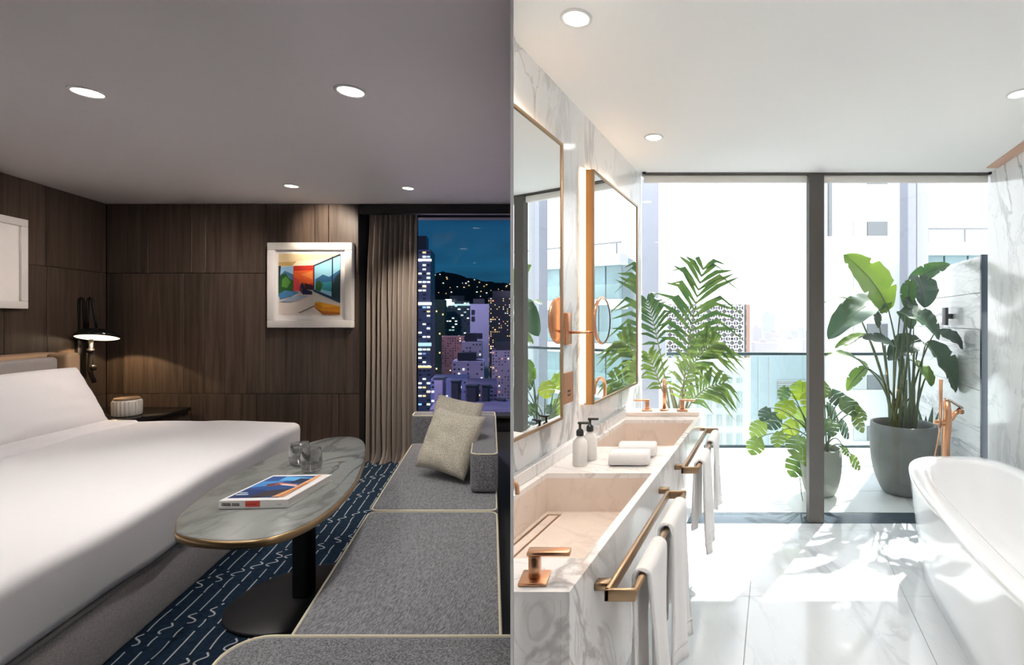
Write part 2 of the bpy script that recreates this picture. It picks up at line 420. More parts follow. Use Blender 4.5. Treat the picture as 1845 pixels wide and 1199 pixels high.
# panelled walls: backing plus one object per veneer panel
bm = nb(); ppoly(bm, [L(AL-.1, YB+.022)[:2], (at(646, 0, YB).x, YB+.022), (at(646, 0, YB).x, 5.45), L(AL-.1, 5.45)[:2]], 0, LZ)
wall_b = st('wall_back', bm, M['gap'], 'dark walnut panelled wall behind the bed', 'wall')
ZR = [(1.968, LZ-.004), (.738, 1.963), (.0, .733)]
rows = [[192, 267, 346, 371, 480, 567, 592, 646], [192, 221, 331, 368, 479, 515, 623, 646], [192, 205, 273, 344, 436, 462, 539, 610, 646]]
for (z0, z1), xs in zip(ZR, rows):
    for x0, x1 in zip(xs, xs[1:]):
        bm = nb(); X0, X1 = at(x0, 0, YB).x, at(x1, 0, YB).x
        box(bm, W, X0+.003, X1-.003, YB, YB+.022, z0, z1, .002, 1); mk('panel', bm, M['wood'], wall_b, 0)
bm = nb(); ppoly(bm, [L(AL-.1, -1.1)[:2], L(AL-.022, -1.1)[:2], L(AL-.022, 5.2)[:2], L(AL-.1, 5.2)[:2]], 0, LZ)
wall_l = st('wall_left', bm, M['gap'], 'dark walnut panelled wall behind the headboard', 'wall')
ycol = [[-1, 1.0, 2.2, 3.3, 4.40, YB], [-1, .6, 1.7, 2.8, 4.02, 4.41, YB], [-1, 1.2, 2.4, 3.4, 4.5, YB]]
for (z0, z1), ys in zip(ZR, ycol):
    for y0, y1 in zip(ys, ys[1:]):
        bm = nb(); box(bm, L, AL-.022, AL, y0+.003, y1-.003, z0, z1, .002, 1); mk('panel', bm, M['wood'], wall_l, 0)
bm = nb(); ppoly(bm, [L(AL-.1, -1.1)[:2], PN(-1.1, -.004), PN(-1.0, -.004), L(AL-.1, -1.0)[:2]], 0, LZ)
st('wall_rear', bm, M['wood'], 'dark wall closing the bedroom behind the viewer', 'wall')
# curtain pelmet, window wall and sill of the bedroom
xw0 = at(646, 0, YB).x
bm = nb(); ppoly(bm, [(xw0+.002, YB+.01), (PK*(YB+.01)-.005, YB+.01), (PK*(YB+.07)-.005, YB+.07), (xw0+.002, YB+.07)], 2.575, LZ-.001)
st('trim_1', bm, M['dark'], 'dark curtain pelmet under the bedroom ceiling', 'pelmet')
bm = nb()
ppoly(bm, [(xw0, 5.42), (PK*5.42-.004, 5.42), (PK*5.56-.004, 5.56), (xw0, 5.56)], -.1, .46)
ppoly(bm, [(xw0, 5.42), (PK*5.42-.004, 5.42), (PK*5.56-.004, 5.56), (xw0, 5.56)], 2.60, 2.8)
ppoly(bm, [(xw0-.3, 5.45), (at(722, 0, 5.45).x, 5.45), (at(722, 0, 5.45).x, 5.56), (xw0-.3, 5.56)], -.1, 2.8)
st('wall_window', bm, M['dark'], 'dark low wall under the bedroom window', 'wall')
win1 = thing('window_1', 'tall bedroom window showing the city at dusk', 'window', (at(830, 0, 5.44).x, 5.44, .46), kind='structure')
bm = nb(); ppoly(bm, [(at(722, 0, 5.46).x, 5.46), (PK*5.46-.006, 5.46), (PK*5.466-.006, 5.466), (at(722, 0, 5.466).x, 5.466)], .47, 2.6)
mk('pane', bm, glassy('night_window_glass', (.98, .985, .99), .015), win1, 0)
bm = nb(); ppoly(bm, [(at(722, 0, 5.44).x, 5.435), (at(753.5, 0, 5.435).x, 5.435), (at(753.5, 0, 5.49).x, 5.49), (at(722, 0, 5.49).x, 5.49)], .46, 2.6)
mk('window_frame', bm, M['frame_brown'], win1, 0)
bm = nb(); ppoly(bm, [(xw0+.3, 5.33), (PK*5.33-.005, 5.33), (PK*5.43-.005, 5.43), (xw0+.3, 5.43)], .44, .465)
mk('window_sill', bm, M['dark'], win1, 0)
# dark plinth between the sofa and the partition
bm = nb(); box(bm, L, .045, .6, .9, 5.3, 0, .30); cut_left(bm)
st('baseboard_bedroom', bm, M['dark'], 'dark plinth along the partition beside the grey sofa', 'baseboard')
# the dusk outside: a far shell that carries the evening sky
m, n, l, p = newmat('dusk_sky')
p.inputs['Base Color'].default_value = (0, 0, 0, 1); p.inputs['Roughness'].default_value = 1; p.inputs['Specular IOR Level'].default_value = 0
g = n.new('ShaderNodeNewGeometry'); sx = n.new('ShaderNodeSeparateXYZ'); l.new(g.outputs['Position'], sx.inputs[0])
dv = n.new('ShaderNodeMath'); dv.operation = 'DIVIDE'; sb = n.new('ShaderNodeMath'); sb.operation = 'SUBTRACT'; sb.inputs[1].default_value = 1.5
l.new(sx.outputs['Z'], sb.inputs[0]); l.new(sb.outputs[0], dv.inputs[0]); l.new(sx.outputs['Y'], dv.inputs[1])
rp = n.new('ShaderNodeValToRGB'); l.new(dv.outputs[0], rp.inputs[0])
e = rp.color_ramp.elements
e[0].position = 0; e[0].color = (.020, .105, .165, 1); e[1].position = .26; e[1].color = (.006, .050, .130, 1)
k = e.new(.10); k.color = (.012, .098, .200, 1)
mp = n.new('ShaderNodeMapping'); mp.inputs['Scale'].default_value = (.02, .02, .12); l.new(g.outputs['Position'], mp.inputs['Vector'])
tn = n.new('ShaderNodeTexNoise'); tn.inputs['Scale'].default_value = 1.6; tn.inputs['Detail'].default_value = 6; l.new(mp.outputs[0], tn.inputs['Vector'])
mr = n.new('ShaderNodeMapRange'); mr.inputs['From Min'].default_value = .45; mr.inputs['From Max'].default_value = .7; l.new(tn.outputs['Fac'], mr.inputs['Value'])
mr.inputs['To Max'].default_value = .6
mx = n.new('ShaderNodeMix'); mx.data_type = 'RGBA'; mx.inputs['B'].default_value = (.006, .035, .07, 1)
l.new(mr.outputs[0], mx.inputs['Factor']); l.new(rp.outputs[0], mx.inputs['A']); l.new(mx.outputs['Result'], p.inputs['Emission Color'])
p.inputs['Emission Strength'].default_value = 1.0
M['dusk'] = m
bm = nb()
def shell_ring(y, k):
    d = y-5.5
    x0 = xw0-.5-.95*d; x1 = PK*y-.006; z0 = -.3-.8*d; z1 = 2.85+.75*d
    return [Vector((x0, y, z0)), Vector((x1, y, z0)), Vector((x1, y, z1)), Vector((x0, y, z1))]
loft(bm, [shell_ring(5.5, 0), shell_ring(40, 1), shell_ring(110, 2), shell_ring(170, 2)], caps=False)
bm.faces.new([bm.verts[i] for i in ()] or [v for v in bm.verts if v.co.y > 169])
o = st('sky_dusk', bm, M['dusk'], 'deep blue evening sky with faint clouds above the night city', 'sky')

# bathroom
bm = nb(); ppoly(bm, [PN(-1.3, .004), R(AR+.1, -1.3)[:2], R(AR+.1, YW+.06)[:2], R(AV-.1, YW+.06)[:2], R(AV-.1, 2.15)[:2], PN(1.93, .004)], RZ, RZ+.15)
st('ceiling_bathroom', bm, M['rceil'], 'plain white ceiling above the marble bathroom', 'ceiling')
bm = nb(); ppoly(bm, [PN(1.88, .004), R(AV, 1.93)[:2], R(AV, YW+.06)[:2], R(AV-.12, YW+.06)[:2], R(AV-.12, 2.2)[:2]], 0, RZ)
st('wall_mirror', bm, M['marble'], 'white veined marble wall carrying the two mirrors', 'wall')
bm = nb(); box(bm, R, AR, AR+.12, -1.3, YW+.02, 0, RZ)
st('wall_right', bm, M['marble'], 'white veined marble wall beside the bathtub', 'wall')
bm = nb(); ppoly(bm, [PN(-1.42, .004), R(AR+.1, -1.42)[:2], R(AR+.1, -1.3)[:2], PN(-1.3, .004)], 0, RZ)
st('wall_rear_bathroom', bm, M['white'], 'white wall closing the bathroom behind the viewer', 'wall')
# floor tiles, each a slab with its own joint
bm = nb(); ppoly(bm, [PN(-1.3, .004), R(AR+.1, -1.3)[:2], R(AR+.1, 3.66)[:2], R(AV-.1, 3.66)[:2], R(AV-.1, 2.15)[:2], PN(1.93, .004)], -.1, -.012)
floor_r = st('floor_bathroom', bm, plain('grout', (.66, .66, .66), .9), 'white veined marble tile floor of the bathroom', 'floor')
acs = [-1.814+.84*k for k in range(0, 6)]; acs = [-1.82, -.975, -.134, .706, AR]
ycs = [-1.3, -.66, .18, 1.02, 1.86, 2.70, 3.54, 3.66]
for a0, a1 in zip(acs, acs[1:]):
    for y0, y1 in zip(ycs, ycs[1:]):
        bm = nb(); box(bm, R, max(a0, -3)+.001, a1-.001, y0+.001, y1-.001, -.012, 0, .0008, 1); cut_right(bm)
        if len(bm.faces) < 4: bm.free(); continue
        if a1 <= AV+.1: cut(bm, R(AV, 0, 0), (R(AV, 0)-R(AV, 1)).cross(Vector((0, 0, 1))).normalized()*1.0)
        if len(bm.faces) < 4: bm.free(); continue
        mk('tile', bm, M['floor_marble'], floor_r, 0)
# copper soffit in the right hand corner
bm = nb(); box(bm, R, 1.507, AR-.001, .6, 3.55, RZ-.006, RZ-.001)
st('trim_2', bm, plain('copper_soffit', (.62, .38, .27), .5, .3), 'copper coloured soffit strip above the marble wall', 'trim')
# glass front: track, rolled blind, posts, panes and threshold
xl, xr = at(1157, 0, YW).x, R(AR, YW).x
win2 = thing('window_2', 'full height sliding glass front to the balcony with a dark centre post', 'window', (at(1468, 0, YW).x, YW, 0), kind='structure')
zt = H+(PY-316)/F*YW
bm = nb(); box(bm, W, xl, xr, YW-.03, YW+.05, zt, RZ, .004, 1); mk('top_track', bm, M['frame_brown'], win2, 0)
for x in (xl, xr-.03):
    bm = nb(); box(bm, W, x, x+.028, YW-.05, YW-.03, zt-.005, RZ, .003, 1); mk('track_cap', bm, M['black'], win2, 0)
bm = nb(); box(bm, W, at(1455, 0, YW).x, at(1482, 0, YW).x, YW-.035, YW+.03, .0, zt, .004, 1); mk('centre_post', bm, M['frame_brown'], win2, 0)
for x0, x1, y in ((xl, at(1482, 0, YW).x, YW+.06), (at(1455, 0, YW).x, xr+.02, YW+.10)):
    bm = nb(); box(bm, W, x0, x1, y, y+.01, .015, zt); mk('pane', bm, M['pane'], win2, 0)
blind = plain('blind_fabric', (.86, .83, .79), .9)
for x0, x1 in ((xl+.01, at(1454, 0, YW).x), (at(1483, 0, YW).x, xr-.01)):
    bm = nb(); box(bm, W, x0, x1, YW-.012, YW+.012, H+(PY-330)/F*YW, zt-.001, .008, 2); mk('rolled_blind', bm, blind, win2)
bm = nb(); box(bm, W, xl-.1, xr+.15, 3.66, 3.87, -.03, -.002, .002, 1); mk('threshold', bm, M['slate'], win2, 0)

# balcony
bm = nb(); ppoly(bm, [R(AV-.3, 3.87)[:2], R(AR+1.0, 3.87)[:2], R(AR+1.6, 5.95)[:2], R(AV-.3, 5.95)[:2]], -.2, -.012)
bal = st('floor_balcony', bm, plain('deck_joint', (.45, .46, .46), .9), 'sunlit pale stone balcony floor', 'balcony')
for y0, y1 in zip((3.87, 4.35, 4.83, 5.31), (4.35, 4.83, 5.31, 5.78)):
    for a0, a1 in zip((-1.3, -.5, .3, 1.1, 1.9), (-.5, .3, 1.1, 1.9, 2.6)):
        bm = nb(); box(bm, R, a0+.002, a1-.002, y0+.002, y1-.002, -.012, 0, .0015, 1); mk('tile', bm, M['deck'], bal, 0)
bm = nb(); ppoly(bm, [R(AV-.3, YW+.07)[:2], R(AR+.9, YW+.07)[:2], R(AR+1.1, 4.55)[:2], R(AV-.3, 4.55)[:2]], 2.77, 2.95)  # unseen slab added to limit how far sun reaches across the floor
st('unseen_sun_slab', bm, M['white'], 'unseen white slab added over the balcony to block the sun', 'slab')
# balustrade
zr = H-(638-PY)/F*5.8
rail = thing('balustrade', 'clear glass balcony balustrade with a dark teal top rail', 'balustrade', (2.0, 5.82, 0))
dk = plain('rail_dark_teal', (.055, .085, .095), .35, .4)
x0, x1 = R(AV-.25, 5.8).x, R(2.3, 5.8).x
bm = nb(); box(bm, W, x0, x1, 5.79, 5.84, zr-.018, zr+.018, .006, 2); mk('handrail', bm, dk, rail)
bm = nb(); box(bm, W, x0, x1, 5.80, 5.835, .0, .03, .004, 1); mk('shoe', bm, dk, rail)
nP = 3
for k in range(nP):
    s0 = x0+(x1-x0)*k/nP+.008; s1 = x0+(x1-x0)*(k+1)/nP-.008
    bm = nb(); box(bm, W, s0, s1, 5.808, 5.822, .03, zr-.018); mk('pane', bm, M['rail_glass'], rail, 0)
# outdoor shower wall in stacked slabs with a dark end
sw = thing('shower_wall', 'grey striped marble outdoor shower wall with a dark edge', 'wall', R(1.62, 4.7, 0))
zs = [0, .47, .95, 1.42, 1.70, 1.985]
for z0, z1 in zip(zs, zs[1:]):
    bm = nb(); box(bm, R, 1.575, 1.66, 3.82, 5.7, z0+.0015, z1-.0015, .002, 1); mk('slab', bm, M['shower'], sw, 0)
bm = nb(); box(bm, R, 1.572, 1.66, 3.79, 3.818, 0, 1.99, .002, 1); mk('dark_edge', bm, M['slate'], sw, 0)
fx = at(1712, 570, 4.4)
sf = thing('shower_mixer', 'black box shower mixer mounted on the striped marble wall', 'shower mixer', R(1.56, 4.42, 1.45))
bm = nb(); box(bm, R, 1.50, 1.525, 4.37, 4.47, 1.445, 1.60, .004, 2); mk('plate', bm, M['black'], sf)
bm = nb(); box(bm, R, 1.52, 1.576, 4.40, 4.44, 1.50, 1.545, .004, 2); mk('arm', bm, M['black'], sf)
# columns at the balcony ends
for pa, pb, y, mt, nm, lb in ((1157, 1187, 6.0, 'column_b', 'column', 'lavender grey tiled column at the left balcony end'), (1636, 1651, 6.2, 'column_b', 'column', 'slim lavender column beyond the big banana plant'), (1652, 1673, 6.3, 'column', 'column', 'grey steel column beside the slim lavender column')):
    c = thing(nm, lb, 'column', at((pa+pb)/2, 0, y)*1.0*Vector((1, 1, 0)).length/Vector((1, 1, 0)).length if False else (at((pa+pb)/2, 0, y).x, y, -.3))
    bm = nb(); box(bm, W, at(pa, 0, y).x, at(pb, 0, y).x, y, y+.2, -.3, 4.2, .006, 1); mk('shaft', bm, M[mt], c, 0)
    bm = nb(); box(bm, W, at(pa, 0, y).x-.004, at(pb, 0, y).x+.004, y-.004, y+.204, -.3, -.15); mk('foot_plate', bm, M[mt], c, 0)

# ================================================================== DOWNLIGHTS
def downlight(pos, label, group, lens, power, col, size=110, blend=.6, aim=None, rad=.045, rs=.04):
    t = thing('downlight', label, 'downlight', pos, group)
    x, y, z = pos
    bm = nb(); lathe(bm, [(rad*1.28, 0), (rad*1.28, -.004), (rad*1.05, -.006), (rad, .0)], (x, y, z-.0005), 24); mk('trim_ring', bm, M['trimring'], t)
    bm = nb(); lathe(bm, [(0, -.0035), (rad*.99, -.0035), (rad*.99, -.0005)], (x, y, z-.0005), 24); mk('lens', bm, lens, t)
    if power:
        ld = bpy.data.lights.new('downlight_beam', 'SPOT'); ld.energy = power; ld.color = col
        ld.spot_size = math.radians(size); ld.spot_blend = blend; ld.shadow_soft_size = rs
        o = bpy.data.objects.new('downlight_beam', ld); COL.objects.link(o); o.parent = t; o.location = (0, 0, -.03)
        d = (Vector(aim)-Vector((x, y, z-.03))) if aim is not None else Vector((0, 0, -1))
        o.rotation_euler = d.to_track_quat('-Z', 'Y').to_euler()
    return t
warm = (1, .86, .72); neut = (1, .945, .90)
GL = 'recessed downlights in the bedroom ceiling'
def ceilp(px, py, z): 
    y = (z-H)*F/(PY-py); return ((px-PX)/F*y, y, z)
p1 = ceilp(158, 166, LZ); p2 = ceilp(632, 164, LZ); p3 = ceilp(525, 335, LZ); p4 = ceilp(735, 339, LZ)
downlight(p1, 'round ceiling downlight above the white bed', GL, M['lamp_glow'], 112, neut, 130, .9, aim=(p1[0]-.2, p1[1]+.5, 0), rad=.06, rs=.10)
downlight(p2, 'round ceiling downlight above the stone table', GL, M['lamp_glow'], 85, neut, 125, .9, aim=(p2[0]+.35, p2[1]+.5, 0), rad=.06, rs=.08)
t3 = downlight(p3, 'ceiling downlight nearest the framed painting', GL, M['lamp_glow'], 100, warm, 62, .8, aim=at(592, 425, YB), rad=.05)
ld = bpy.data.lights.new('downlight_flood', 'SPOT'); ld.energy = 130; ld.color = (1, .88, .80); ld.spot_size = math.radians(92); ld.spot_blend = .9; ld.shadow_soft_size = .05
o = bpy.data.objects.new('downlight_flood', ld); COL.objects.link(o); o.parent = t3; o.location = (-.01, 0, -.035)
o.rotation_euler = (Vector((-5.2, 4.5, .95))-Vector(p3)).to_track_quat('-Z', 'Y').to_euler()
downlight(p4, 'small ceiling downlight in front of the curtain', GL, M['lamp_glow'], 165, warm, 88, .9, aim=(p4[0]-.15, 5.1, .8), rad=.045)
# unseen fill lamps added to brighten the bedroom, above and behind the eye
for q, pw_, wh in (((-1.9, .75, LZ), 60, 'over the near bed corner'), ((-.55, 1.45, LZ), 28, 'over the near sofa arm'), ((-3.3, .5, LZ), 75, 'over the near headboard end')):
    downlight(q, 'added fill downlight out of view '+wh, GL, M['lamp_glow'], pw_, neut, 130, .9, rad=.06, rs=.10)
GR = 'recessed downlights in the bathroom ceiling'
downlight(ceilp(1038, 32, RZ), 'round ceiling downlight nearest the near mirror', GR, M['lamp_glow_r'], 55, (1, .9, .8), 120, .9, rad=.045)
downlight(ceilp(1178, 247, RZ), 'small ceiling downlight close to the glass front', GR, M['lamp_glow_r'], 55, (1, .9, .8), 120, .9, rad=.045)
downlight(ceilp(1838, 168, RZ), 'ceiling downlight above the bathtub at the right edge', GR, M['lamp_glow_r'], 55, (1, .96, .92), 120, .9, rad=.045)
for q, pw_, wh in (((.35, .55, RZ), 26, 'in front of the vanity'), ((1.1, .9, RZ), 20, 'over the near bathtub end'), ((.9, -.5, RZ), 26, 'behind the viewer')):  # unseen lamps added to lift the vanity, towels and tub
    downlight(q, 'added bathroom fill downlight out of view '+wh, GR, M['lamp_glow_r'], pw_, (1, .97, .94), 140, .9, rad=.045, rs=.08)

# ================================================================== BEDROOM THINGS
def softgrid(bm, m, a0, a1, y0, y1, z0, z1, r, na, ny, nzs, disp):
    """rounded slab with a fine surface pushed about by disp(p)"""
    t = bmesh.new()
    ppoly(t, [(a0, y0), (a1, y0), (a1, y1), (a0, y1)], z0, z1)
    bmesh.ops.bevel(t, geom=list(t.edges), offset=r, segments=5, profile=.5, affect='EDGES')
    long_ = [e for e in t.edges if e.calc_length() > r*1.5]
    bmesh.ops.subdivide_edges(t, edges=long_, cuts=na, use_grid_fill=True)
    for v in t.verts: v.co += disp(v.co)
    for v in t.verts: v.co = m(v.co.x, v.co.y, v.co.z)
    join(bm, t)
bed = thing('bed', 'wide bed with white duvet and grey upholstered base', 'bed', L(-2.7, 2.84, 0))
bm = nb(); box(bm, L, -3.8, -1.672, 1.5, 4.16, 0.0, .29, .02, 3); mk('base', bm, M['bedbase'], bed)
bm = nb(); box(bm, L, -3.8, -1.66, 1.5, 4.17, .288, .31, .008, 2); mk('base_piping', bm, M['headgrey'], bed)
bm = nb()
def dd(p):
    k = max(0, (p.z-.34)/.3)
    u = (p.x+2.7)/1.1; v = (p.y-2.84)/1.4
    puff = .045*max(0, 1-u*u*.8)*max(0, 1-v*v*.7)*k
    nz = noise.noise(Vector((p.x*2.1, p.y*2.1, 3)))*.018+noise.noise(Vector((p.x*1.2+p.y*7, p.y*1.5-p.x*2, 6)))*.005+noise.noise(Vector((p.x*6, p.y*5, 9)))*.004
    side = (1-k)*noise.noise(Vector((p.x*3, p.y*3, p.z*2)))*.02 if p.x > -1.75 or p.y > 4.05 else 0
    return Vector((side-(.02*(1-k) if p.x > -1.8 else 0), side*.5, puff+nz*k))
softgrid(bm, L, -3.72, -1.60, 1.42, 4.24, .315, .628, .055, 34, 34, 2, dd); mk('duvet', bm, M['linen'], bed, 60)
bm = nb()
def fold(u, v):
    a = -3.62+.70*u; y = 1.45+2.74*v
    k = 1-((y-2.84)/1.4)**2*.7; e = min(1, (1-u)*14, u*14, v*22, (1-v)*22)
    uu = (a+2.7)/1.1
    z = .626+.045*max(0, 1-uu*uu*.8)*max(0, k)+.034*math.sqrt(max(0, e))+.006*noise.noise(Vector((a*5, y*2, 1)))
    if v > .985: z -= .05
    return L(a, y, z-.004)
grid(bm, fold, 26, 60); mk('turned_sheet', bm, M['linen'], bed, 60)
bm = nb(); box(bm, L, -3.90, -3.70, 1.2, 4.30, 0, 1.215, .035, 4); box(bm, L, -3.72, -3.52, 4.155, 4.30, .05, 1.213, .035, 4); mk('headboard', bm, M['tan'], bed)
bm = nb(); box(bm, L, -3.705, -3.59, 1.3, 4.15, .45, 1.185, .03, 4); mk('headboard_cushion', bm, M['headgrey'], bed)
def pillow(name, origin, U, V, N, hu, hv, th, mat, label=None, cat=None, parent=None, seed=0, nn=26, ear=.06, group=None):
    """two bulged faces sewn at the rim; U, V in-plane axes, N outwards"""
    bm = nb(); g = {}
    for s in (1, -1):
        for i in range(nn+1):
            for j in range(nn+1):
                u = i/nn*2-1; v = j/nn*2-1
                rim = i in (0, nn) or j in (0, nn)
                if s == -1 and rim: continue
                pin = 1-ear*(1-abs(u)**2)*abs(v)**3; pin2 = 1-ear*(1-abs(v)**2)*abs(u)**3
                h = th*((1-u**4)*(1-v**4))**.55
                h *= 1+.14*noise.noise(Vector((u*2+seed, v*2, s*3)))
                p = Vector(origin)+U*(u*hu*pin2)+V*(v*hv*pin)+N*(s*h+.012*noise.noise(Vector((u*3, v*3, seed+5))))
                g[s, i, j] = bm.verts.new(p)
        for i in range(nn):
            for j in range(nn):
                q = [g.get((s, a_, b_)) or g[1, a_, b_] for a_, b_ in ((i, j), (i+1, j), (i+1, j+1), (i, j+1))]
                bm.faces.new(q if s == 1 else q[::-1])
    o = mk(name, bm, mat, parent, 75)
    if label: tag(o, label, cat, group)
    return o
U = (L(0, 1)-L(0, 0)).normalized(); V = (Vector((-.25, 0, .42))).normalized(); N = Vector((.80, .05, .60)).normalized()
pillow('pillow', L(-3.285, 3.22, .875), U, V, N, .94, .265, .115, M['linen'], 'long white pillow leaning on the grey headboard', 'pillow', seed=2, nn=34, ear=.02)
# nightstand with jar
ns = thing('nightstand', 'dark floating nightstand in the corner beside the bed', 'nightstand', L(-3.5, 4.68, .0))
bm = nb(); box(bm, L, -3.90, -3.03, 4.36, 5.05, .575, .61, .004, 1); mk('top', bm, M['blackgloss'], ns)
bm = nb(); box(bm, L, -3.90, -3.06, 4.40, 5.05, .1, .573, .004, 1); mk('body', bm, M['wood'], ns, 0)
bm = nb(); box(bm, L, -3.86, -3.10, 4.385, 4.399, .36, .56, .003, 1); mk('drawer', bm, M['wood'], ns, 0)
jc = onz(229, 749, .612); jc.z = .61
jar = thing('ribbed_jar', 'white ribbed ceramic jar with wooden lid on the nightstand', 'jar', jc)
bm = nb(); rings = []
for z, r in ((0, .088), (.012, .099), (.13, .101), (.145, .098), (.147, .085)):
    rings.append([jc+Vector(((r+(.0045*math.cos(t*22) if .005 < z < .14 else 0))*math.cos(t), (r+(.0045*math.cos(t*22) if .005 < z < .14 else 0))*math.sin(t), z)) for t in [2*math.pi*k/132 for k in range(132)]])
loft(bm, rings); mk('jar_body', bm, plain('ribbed_white', (.62, .60, .55), .5), jar)
bm = nb(); lathe(bm, [(0, .1475), (.088, .1475), (.092, .153), (.092, .163), (.086, .168), (.0, .169)], jc, 32); mk('lid', bm, wood('lid_wood', (.22, .13, .07), (.40, .26, .15), .5, (20, 20, 20)), jar)
# reading lamp on the left wall
lc = at(176, 604, 4.72)
lamp = thing('wall_lamp', 'black dome reading lamp with looped rods on the panelled wall', 'lamp', L(-3.9, 4.76, 1.0))
TL_ = Vector((-.10, .24, 1)).normalized().to_track_quat('Z', 'Y').to_matrix()
bm = nb(); lathe(bm, [(.158, -.032), (.160, -.030), (.150, .005), (.118, .035), (.07, .052), (.02, .058), (0, .058)], lc, 36, axis=TL_)
lathe(bm, [(0, .053), (.02, .053), (.068, .047), (.115, .030), (.146, .002), (.156, -.031), (.158, -.032)], lc, 36, axis=TL_)
mk('lamp_shade', bm, M['blackgloss'], lamp)
bm = nb(); lathe(bm, [(0, -.022), (.150, -.022), (.150, -.018), (0, -.016)], lc, 36, axis=TL_); mk('diffuser', bm, M['shadein'], lamp)
ld = bpy.data.lights.new('reading_bulb', 'SPOT'); ld.energy = 16; ld.color = (1, .70, .40); ld.shadow_soft_size = .02; ld.spot_size = math.radians(130); ld.spot_blend = .08
o = bpy.data.objects.new('reading_bulb', ld); COL.objects.link(o); o.parent = lamp; o.location = lc+Vector((0, -.006, -.040))-WL[lamp]
bm = nb()
for (xa, xb, xt, yb) in ((139, 152, 146, 597), (158, 174, 162, 592)):
    A = at(xa, yb+10, 4.74); B = at(xb, yb, 4.74)
    ta = at(xt-4, 545, 4.74); tb = at(xt+5, 545, 4.74); top = at(xt, 537, 4.74)
    tube(bm, [A, A.lerp(ta, .5), ta, at(xt-3, 539, 4.74), top, at(xt+4, 540, 4.74), tb, tb.lerp(B, .5), B], .0105, 8)
mk('looped_rod', bm, M['blackgloss'], lamp)
bm = nb(); tube(bm, [at(164, 612, 4.74), at(164, 640, 4.74), at(162, 668, 4.74), at(170, 690, 4.74)], [.016, .02, .02, .016], 10)
lathe(bm, [(0, -.03), (.022, -.022), (.030, 0), (.022, .022), (0, .03)], at(168, 663, 4.72), 12)
lathe(bm, [(0, -.02), (.026, -.015), (.030, 0), (.026, .015), (0, .02)], at(163, 632, 4.73), 12)
mk('arm', bm, M['black'], lamp)
bm = nb(); box(bm, L, -3.92, -3.885, 4.70, 4.80, .93, 1.36, .008, 2); mk('wall_plate', bm, M['black'], lamp)
bm = nb(); lathe(bm, [(0, 0), (.012, 0), (.012, .012), (0, .016)], at(167, 662, 4.69), 10); mk('switch_knob', bm, plain('nickel', (.6, .55, .5), .25, 1), lamp)

# pictures
def art_print(o3, ux, uz, ny, polys, parent):
    mats = []; idx = {}; bm = nb()
    for k, (col, pts) in enumerate(polys):
        if col not in idx:
            idx[col] = len(mats); mats.append(plain('print_ink', tuple(((c/255)/12.92 if c/255 <= .04045 else ((c/255+.055)/1.055)**2.4) for c in col), .7))
        f = bm.faces.new([bm.verts.new(o3+ux*u+uz*v+ny*(.0003*k)) for u, v in pts]); f.material_index = idx[col]
    return mk('print', bm, mats, parent, 0)
pic = thing('framed_picture', 'colourful print of a modern room in a white box frame', 'picture', at(557, 514, YB-.03))
PYY = YB-.055
fp = [at(478, 437, PYY), at(633, 435.5, PYY), at(636, 590.5, PYY), at(482, 592, PYY)]
ax0, ax1 = at(480.5, 0, PYY).x, at(634, 0, PYY).x; az0, az1 = at(0, 591, PYY).z, at(0, 437, PYY).z
fw = .075
for nm, (x0, x1, z0, z1) in (('a', (ax0, ax1, az1-fw, az1)), ('b', (ax0, ax1, az0, az0+fw)), ('c', (ax0, ax0+fw, az0+fw, az1-fw)), ('d', (ax1-fw, ax1, az0+fw, az1-fw))):
    bm = nb(); box(bm, W, x0, x1, PYY, YB-.001, z0, z1, .006, 2); mk('frame_rail', bm, M['framewhite'], pic)
bm = nb(); box(bm, W, ax0+.05, ax1-.05, PYY+.028, YB-.002, az0+.05, az1-.05); mk('mat', bm, M['matboard'], pic, 0)
def a2(x, y): return at(400+x*.4337, 340+y*.4337, PYY)
q0 = at(502, 567.5, PYY+.026); q1 = at(613.5, 457.5, PYY+.026)
ux = Vector((q1.x-q0.x, 0, 0)); uz = Vector((0, 0, q1.z-q0.z))
